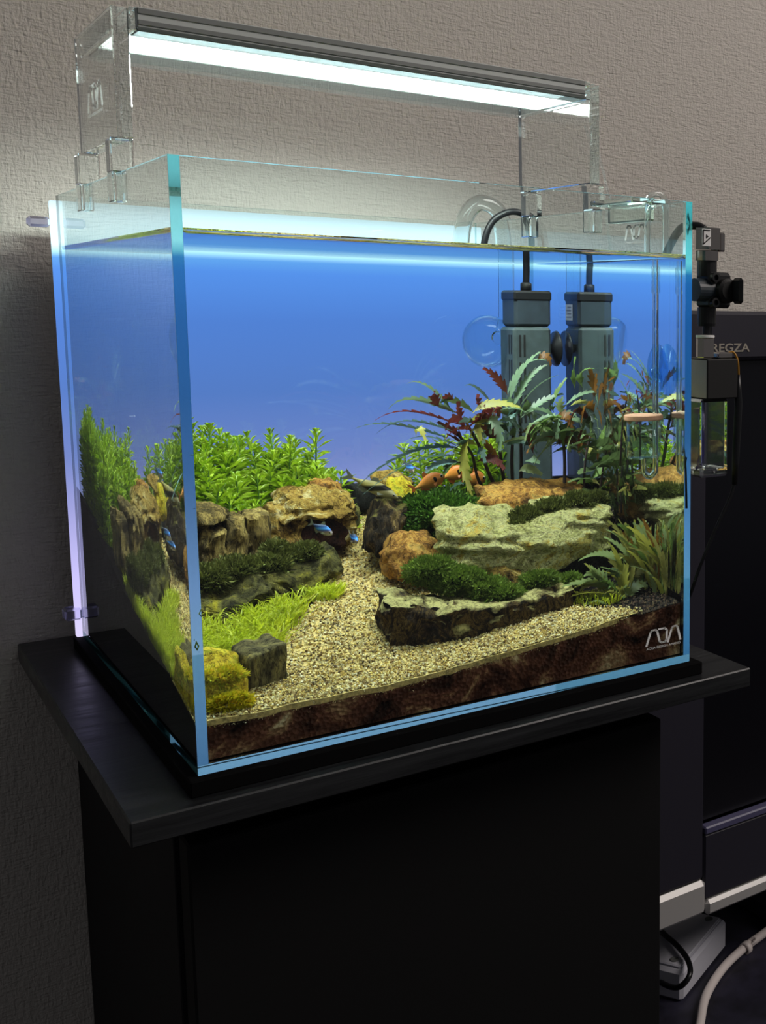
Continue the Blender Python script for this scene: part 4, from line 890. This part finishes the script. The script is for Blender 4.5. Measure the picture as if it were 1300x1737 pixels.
# ------------------------------------------------------------------ pump on the right pane
pm = thing('submersible_pump', 'dark slate submersible pump held by a suction cup at the rear right', 'pump', (.2715, .236, .1))
MB().box((.2565, .2215, .100), (.2865, .2515, .2175), .0022).build('lower_body', M['pump'], pm)
MB().box((.2580, .2225, .2177), (.2868, .2505, .2420), .0022).build('upper_body', M['pumpdark'], pm)
MB().box((.2574, .2219, .2362), (.2874, .2511, .2440), .0016).build('cap', M['black'], pm)
for yy in (.226, .2305):
    for z0, z1 in ((.198, .212), (.178, .194), (.158, .174), (.138, .154)):
        MB().box((.2563, yy, z0), (.2567, yy + .0018, z1)).build('slot', M['blackmatte'], pm)
for xx in (.2605, .2640):
    for z0, z1 in ((.196, .212), (.172, .192), (.148, .168)):
        MB().box((xx, .2213, z0), (xx + .0016, .2217, z1)).build('slot', M['blackmatte'], pm)
MB().lathe([(.0042, 0), (.0042, .005), (.003, .006)], (.272, .236, .244), n=16).build('strain_relief', M['black'], pm, smooth=True)
MB().lathe([(.003, 0), (.004, .0035), (.0128, .0062), (.0134, .0078)], (.2866, .232, .2015), (1, 0, 0), 24).build('suction_cup', M['rubber'], pm, smooth=True)
MB().box((.2869, .234, .2225), (.2872, .2475, .2345)).build('rating_label', M['white'], pm)
for i in range(4): MB().box((.2872, .236, .2245 + i * .0025), (.2874, .2455 - .002 * (i % 2), .2253 + i * .0025)).build('label_line', M['greyprint'], pm)
cpts = [(.272, .236, .249), (.272, .235, .262), (.2705, .232, .280), (.276, .229, .2965), (.288, .227, .3045), (.2995, .226, .3045), (.3085, .225, .297), (.3105, .225, .275), (.3095, .226, .2), (.309, .23, .1), (.309, .235, .012)]
MB().tube(spline(cpts, 6), .0026, 12).build('power_cord', M['rubber'], pm, smooth=True)

# ------------------------------------------------------------------ blown glass outflow pipe
lp = thing('glass_outflow_pipe', 'blown glass outflow pipe hooked over the rear right rim ending in a bulb', 'pipe', (.285, .266, .2))
pin = [(.2700, .272, WL + .003), (.2700, .270, .285), (.2725, .267, .302), (.281, .266, .3125), (.291, .266, .3135), (.3005, .266, .3075), (.3065, .266, .292), (.3075, .266, .26), (.3075, .266, .12)]
MB().pipe(spline(pin, 6), .0066, .0011, 20).build('pipe', M['acrylic'], lp, smooth=True)
pw_ = [(.2700, .272, WL - .0008), (.2700, .272, .235), (.2690, .271, .222), (.2650, .268, .2125), (.2600, .262, .2085)]
MB().pipe(spline(pw_, 5), .0062, .0011, 18).build('submerged_pipe', M['wetglass'], lp, smooth=True)
ax = V((-.75, -.6, -.12)).normalized()
MB().lathe([(.0058, -.0015), (.010, .001), (.0155, .005), (.0188, .011), (.0196, .017), (.0180, .023), (.0150, .0265), (.0138, .027)], (.2600, .262, .2085), ax, 32).build('bulb', M['thinwet'], lp, smooth=True)

# ------------------------------------------------------------------ glass carbon dioxide diffuser at the right front
df = thing('glass_diffuser', 'glass jar diffuser with salmon ceramic disc hanging at the right front', 'diffuser', (.2785, .036, .12))
jc = (.2795, .036)
jt = P(1095, 712, .036).z; jb = P(1095, 776, .036).z
MB().lathe([(.0, 0), (.0112, 0), (.0122, .001), (.0122, jt - jb), (.0115, jt - jb)], (jc[0], jc[1], jb), n=28).build('jar', M['thinwet'], df, smooth=True)
MB().lathe([(.0132, 0), (.0138, .0006), (.0138, .0030), (.0132, .0036), (0, .0036)], (jc[0], jc[1], jt), n=32).build('ceramic_disc', M['ceramic'], df)
MB().lathe([(0, -.002), (.0016, -.001), (.0021, .001), (.0014, .003), (0, .0036)], (jc[0], jc[1], jb + .004), n=12).build('inner_nozzle', M['thinwet'], df, smooth=True)
tx = .2888
ut = [(jc[0], jc[1], jb), (jc[0], jc[1], jb - .006), (jc[0] + .0015, jc[1], jb - .0105), (jc[0] + .0047, jc[1], jb - .0125), (tx - .0012, jc[1], jb - .0105), (tx, jc[1], jb - .006), (tx, jc[1], jb + .02), (tx, jc[1], .2), (tx, jc[1], WL - .0005)]
MB().pipe(spline(ut, 6), .0022, .0007, 14, 0, 1).build('u_tube', [M['wetglass'], M['acrylic']], df, smooth=True)
at_ = [(tx, jc[1], WL + .0032), (tx, jc[1], .285), (tx + .0008, jc[1], .299), (tx + .0042, jc[1], .3055), (.2986, jc[1], .3072), (.3030, jc[1], .3050), (.3056, jc[1], .298), (.3060, jc[1], .284), (.3060, jc[1], .262)]
MB().pipe(spline(at_, 6), .0022, .0007, 14).build('hook_tube', M['acrylic'], df, smooth=True)
MB().lathe([(.0031, 0), (.0031, .017)], (tx, jc[1], .2425), n=14).build('sleeve', M['thinwet'], df, smooth=True)
sc = thing('suction_cup', 'clear suction cup holding the diffuser tube to the right glass', 'suction cup', (.2925, .036, .19))
MB().lathe([(.0175, 0), (.0168, -.0008), (.0085, -.0022), (.0035, -.0030), (.0032, -.0036)], (.2944, .044, .192), (1, 0, 0), 30).build('cup', M['cup'], sc, smooth=True)
MB().lathe([(.0046, 0), (.0046, .0085)], (tx, jc[1], .185), n=16).build('tube_clamp', M['cup'], sc, smooth=True)

# ------------------------------------------------------------------ valve and fittings hanging outside the right pane
YG = .014
def gx(px): return A(px, 500, 1, YG).x
cxg = .3225
vl = thing('inline_valve', 'black turn valve with nickel fittings beside the right glass', 'valve', (cxg, YG, .2))
MB().tube(spline([(.3062, .036, .263), (.307, .034, .272), (.311, .026, .285), (.3165, .018, .287), (.3205, YG, .2845)], 5), .0027, 12).build('hose', M['rubber'], vl, smooth=True)
hx = lambda r: [(r * cos(pi / 3 * k), r * sin(pi / 3 * k)) for k in range(6)]
def hexnut(nm, r, z0, z1, mat, parent): return MB().prism([(cxg + a, YG + b, z0) for a, b in hx(r)], (0, 0, z1 - z0)).build(nm, mat, parent)
hexnut('nut', .0092, .2715, .2855, M['chrome'], vl)
MB().box((cxg + .0060, YG - .006, .2705), (cxg + .0110, YG + .005, .2830), .001).build('release_tab', M['chrome'], vl)
MB().lathe([(.0078, 0), (.0078, .006), (.0072, .0065)], (cxg, YG, .2645), n=24).build('collar', M['chrome'], vl)
mk = MB().box((cxg - .0105, YG - .0088, .2735), (cxg - .0035, YG - .0083, .2845)).build('arrow_plate', M['white'], vl)
mb = MB()
for a, b in (((-.0098, .2835), (-.0045, .2835)), ((-.0098, .2835), (-.0098, .2745)), ((-.0098, .2745), (-.0040, .2790))):
    mb.tube([(cxg + a[0], YG - .0089, a[1]), (cxg + b[0], YG - .0089, b[1])], .0004, 6)
mb.add([(cxg - .0076, YG - .0090, .2780), (cxg - .0056, YG - .0090, .2795), (cxg - .0076, YG - .0090, .2810)], [(0, 1, 2)])
mb.build('arrow_mark', M['blackmatte'], vl)
MB().lathe([(.0066, 0), (.0066, .0105)], (cxg, YG, .2542), n=20).build('upper_barrel', M['black'], vl, smooth=False)
MB().box((cxg - .0035, YG - .0085, .2335), (cxg + .0150, YG + .0085, .2570), .0022).build('valve_body', M['black'], vl)
MB().lathe([(.0075, -.009), (.0075, .004)], (cxg - .003, YG - .002, .2452), (1, 0, 0), 24).build('cross_barrel', M['pumpdark'], vl, smooth=False)
for z in (.2535, .2372): MB().lathe([(.0032, 0), (.0032, .003), (.0018, .0031), (.0018, .0012), (0, .0012)], (cxg - .0005, YG - .008, z), (0, -1, 0), 16).build('screw_boss', M['black'], vl)
MB().lathe([(.0082, 0), (.0080, .004), (.0060, .0055), (.0, .0056)], (cxg + .0085, YG - .0084, .2450), (0, -1, 0), 26).build('knob_base', M['blackmatte'], vl)
kn = MB().box((cxg + .0105, YG - .0225, .2365), (cxg + .0145, YG - .0125, .2535), .0018).build('knob', M['black'], vl)
MB().lathe([(.0058, 0), (.0062, .002), (.0062, .0125)], (cxg, YG, .2215), n=20).build('lower_barrel', M['black'], vl)
MB().lathe([(.0026, 0), (.0026, .006)], (cxg, YG, .216), n=14).build('tube_stub', M['rubber'], vl)
bc = thing('gas_bubble_counter', 'clear square bubble counter with black and silver head beside the tank', 'bubble counter', (.325, .02, .12))
MB().lathe([(.0062, 0), (.0064, .0008), (.0062, .0016)], (cxg - .001, YG, .2140), n=24).build('white_ring', M['white'], bc)
MB().lathe([(.0058, 0), (.0060, .0005), (.0060, .0125), (.0055, .013)], (cxg - .001, YG, .2008), n=8).build('push_fitting', M['chrome'], bc)
hd = MB().box((.3175, .006, .1735), (.3435, .036, .2000), .0007).build('head', [M['blackmatte'], M['silverpl']], bc)
for p in hd.data.polygons:
    if p.normal.x < -.9: p.material_index = 1
MB().box((.3300, .009, .2001), (.3415, .020, .2042), .0008).build('metal_plug', M['chrome'], bc)
mb = MB(); z0, z1 = .1205, .1732
ox, oy = (.3150, .3385), (.0085, .0335); mb.box((ox[0], oy[0], z0), (ox[1], oy[1], z1), .0018)
ch = mb.build('clear_chamber', M['acrylic'], bc)
ib = MB().box((ox[0] + .0025, oy[0] + .0025, z0 + .005), (ox[1] - .0025, oy[1] - .0025, z1 - .001), .001); ib.f = [f[::-1] for f in ib.f]; ib.build('chamber_cavity', M['acrylic'], bc)
MB().tube([(.3195, .0145, .172), (.3195, .0145, .135), (.3188, .0150, .128), (.317, .0155, .1262)], .0012, 10).build('violet_tube', M['violet'], bc, smooth=True)
MB().tube(spline([(.3395, .0120, .2035), (.3425, .0100, .2042), (.3450, .0085, .1985), (.3460, .0085, .188)], 5), .0007, 8).build('orange_wire', M['orange'], bc, smooth=True)
MB().tube([(.3460, .0085, .189), (.3458, .0085, .178), (.3462, .0085, .170), (.3452, .0085, .150), (.3442, .0085, .130), (.3435, .0085, .114)], [.0013, .0024, .0028, .0028, .0026, .0019], 10).build('heat_shrink', M['rubber'], bc, smooth=True)
MB().tube(spline([(.3435, .0085, .115), (.3400, .0090, .105), (.3300, .0110, .085), (.3200, .0150, .060), (.3140, .0250, .030), (.3165, .06, .004), (.325, .3, -.004), (.345, .338, -.01)], 6), .0012, 8).build('power_lead', M['rubber'], bc, smooth=True)

# ------------------------------------------------------------------ television beside the cabinet
YT = .17
tv = thing('television', 'dark television set beside the cabinet, its screen off', 'television', (.78, .22, -.40))
xl, xr = .378, 1.18; z_t = A(1250, 528, 1, YT).z; zl = A(1250, 611, 1, YT).z
xs_ = A(1197, 1300, 1, YT).x
mb = MB(); mb.box((xl, YT, -.272), (xs_, YT + .045, z_t), .003).build('left_bezel', M['tv'], tv)
MB().box((xs_ + .0003, YT, zl), (xr, YT + .045, z_t), .003).build('top_bezel', M['tv'], tv)
MB().box((xs_ + .0003, YT + .009, -.222), (xr - .04, YT + .040, zl - .0004), .001).build('screen', M['tvpanel'], tv)
MB().box((xr - .0395, YT, -.272), (xr, YT + .045, zl - .0005), .003).build('right_bezel', M['tv'], tv)
MB().box((xs_ + .0003, YT - .001, -.2305), (xr - .04, YT + .0088, -.2235), .0012).build('screen_lip', M['tvlip'], tv)
MB().box((xs_ + .0003, YT + .001, -.2925), (xr - .04, YT + .040, -.2308), .002).build('lower_panel', M['tv'], tv)
MB().box((xl, YT - .002, -.3045), (xs_ + .002, YT + .045, -.2724), .004).build('corner_cap', M['tvsilver'], tv)
MB().box((xs_ + .0022, YT - .002, -.3075), (xr, YT + .045, -.2932), .003).build('bottom_trim', M['tvsilver'], tv)
MB().box((.62, YT + .01, -.372), (.94, YT + .10, -.3080), .004).build('neck', M['tv'], tv)
MB().box((.58, YT - .03, -.3995), (.98, YT + .16, -.3722), .006).build('foot', M['tv'], tv)
MB().box((xl + .03, YT + .0455, -.25), (xr - .03, YT + .10, .16), .01).build('rear_housing', M['blackmatte'], tv)
cu = bpy.data.curves.new('letters', 'FONT'); cu.body = 'REGZA'; cu.size = 1; cu.extrude = .03; cu.offset = .018
tmp = bpy.data.objects.new('letters', cu); COL.objects.link(tmp)
me = bpy.data.meshes.new_from_object(tmp.evaluated_get(bpy.context.evaluated_depsgraph_get())); bpy.data.objects.remove(tmp)
pa = A(1206, 599, 1, YT); pb = A(1272, 596, 1, YT); wd = pb.x - pa.x; x1 = max(v.co.x for v in me.vertices); y1m = max(v.co.y for v in me.vertices); hh = A(1240, 583, 1, YT).z - A(1240, 597, 1, YT).z
mt = MB(); mt.add([V((pa.x + v.co.x * wd / x1, YT - .0003 - v.co.z * .004, pa.z + .001 + v.co.y * hh / y1m)) for v in me.vertices], [tuple(p.vertices) for p in me.polygons]); mt.build('lettering', M['silverpl'], tv); bpy.data.meshes.remove(me)

bd = thing('television_stand', 'low dark navy board under the television, cables lying on it', 'tv stand', (.8, .1, -.75))
MB().box((.304, -.16, -.43), (1.4, .343, -.40), .002).build('top_panel', M['boardtop'], bd)
MB().box((.33, -.12, -.75), (1.37, .34, -.4305), .002).build('plinth', M['blackmatte'], bd)
ad = thing('power_adapter', 'light grey plastic power box on the board under the television corner', 'adapter', (.47, .25, -.40))
R3 = Matrix.Translation((.437, .194, -.3999)) @ Matrix.Rotation(radians(28), 4, 'Z')
MB().box((0, 0, 0), (.100, .075, .030), .003, M=R3).build('case', M['grey'], ad)
MB().box((.004, .004, .0301), (.096, .071, .0325), .0018, M=R3).build('lid', M['grey'], ad)
for px_, py_ in ((.012, .014), (.088, .014)): MB().lathe([(.004, 0), (.004, .0008), (.0022, .0008), (.002, .0002), (0, .0002)], R3 @ V((px_, py_, .0326)), n=16).build('screw_hole', M['greyprint'], ad)
wc = MB().tube(spline([A(1184, 1760, 2, -.3955), A(1188, 1737, 2, -.3955), A(1198, 1690, 2, -.3955), A(1225, 1645, 2, -.3955), A(1258, 1612, 2, -.3955), A(1290, 1588, 2, -.3955), A(1330, 1560, 2, -.3955), A(1400, 1520, 2, -.3955)], 6), .0042, 14).build('white_cable', M['whitecable'], smooth=True)
tagit(wc, 'thick white cable curving across the dark board at lower right', 'cable')
q = A(1266, 1608, 2, -.3955); dt = (A(1258, 1612, 2, -.3955) - A(1290, 1588, 2, -.3955)).normalized()
mb = MB(); mb.lathe([(.0046, -.003), (.0062, -.003), (.0062, .003), (.0046, .003), (.0046, -.003)], q, dt, 20)
mb.tube(spline([q + V((.004, -.003, .003)), q + V((.009, -.004, .006)), q + V((.011, 0, .006)), q + V((.006, .005, .003))], 4), .0013, 8)
tagit(mb.build('cable_tie', M['whitecable'], smooth=True), 'white ring tie around the thick white cable', 'cable tie')
bk = [A(1105, 1560, 2, -.372), A(1128, 1585, 2, -.364), A(1150, 1605, 2, -.3620), A(1168, 1630, 2, -.3625), A(1170, 1655, 2, -.3635), A(1150, 1675, 2, -.375), A(1120, 1665, 2, -.385), A(1100, 1640, 2, -.392)]
tagit(MB().tube(spline(bk, 6), .0026, 12).build('black_cable', M['rubber'], smooth=True), 'thin black cable looped over the grey power box', 'cable')
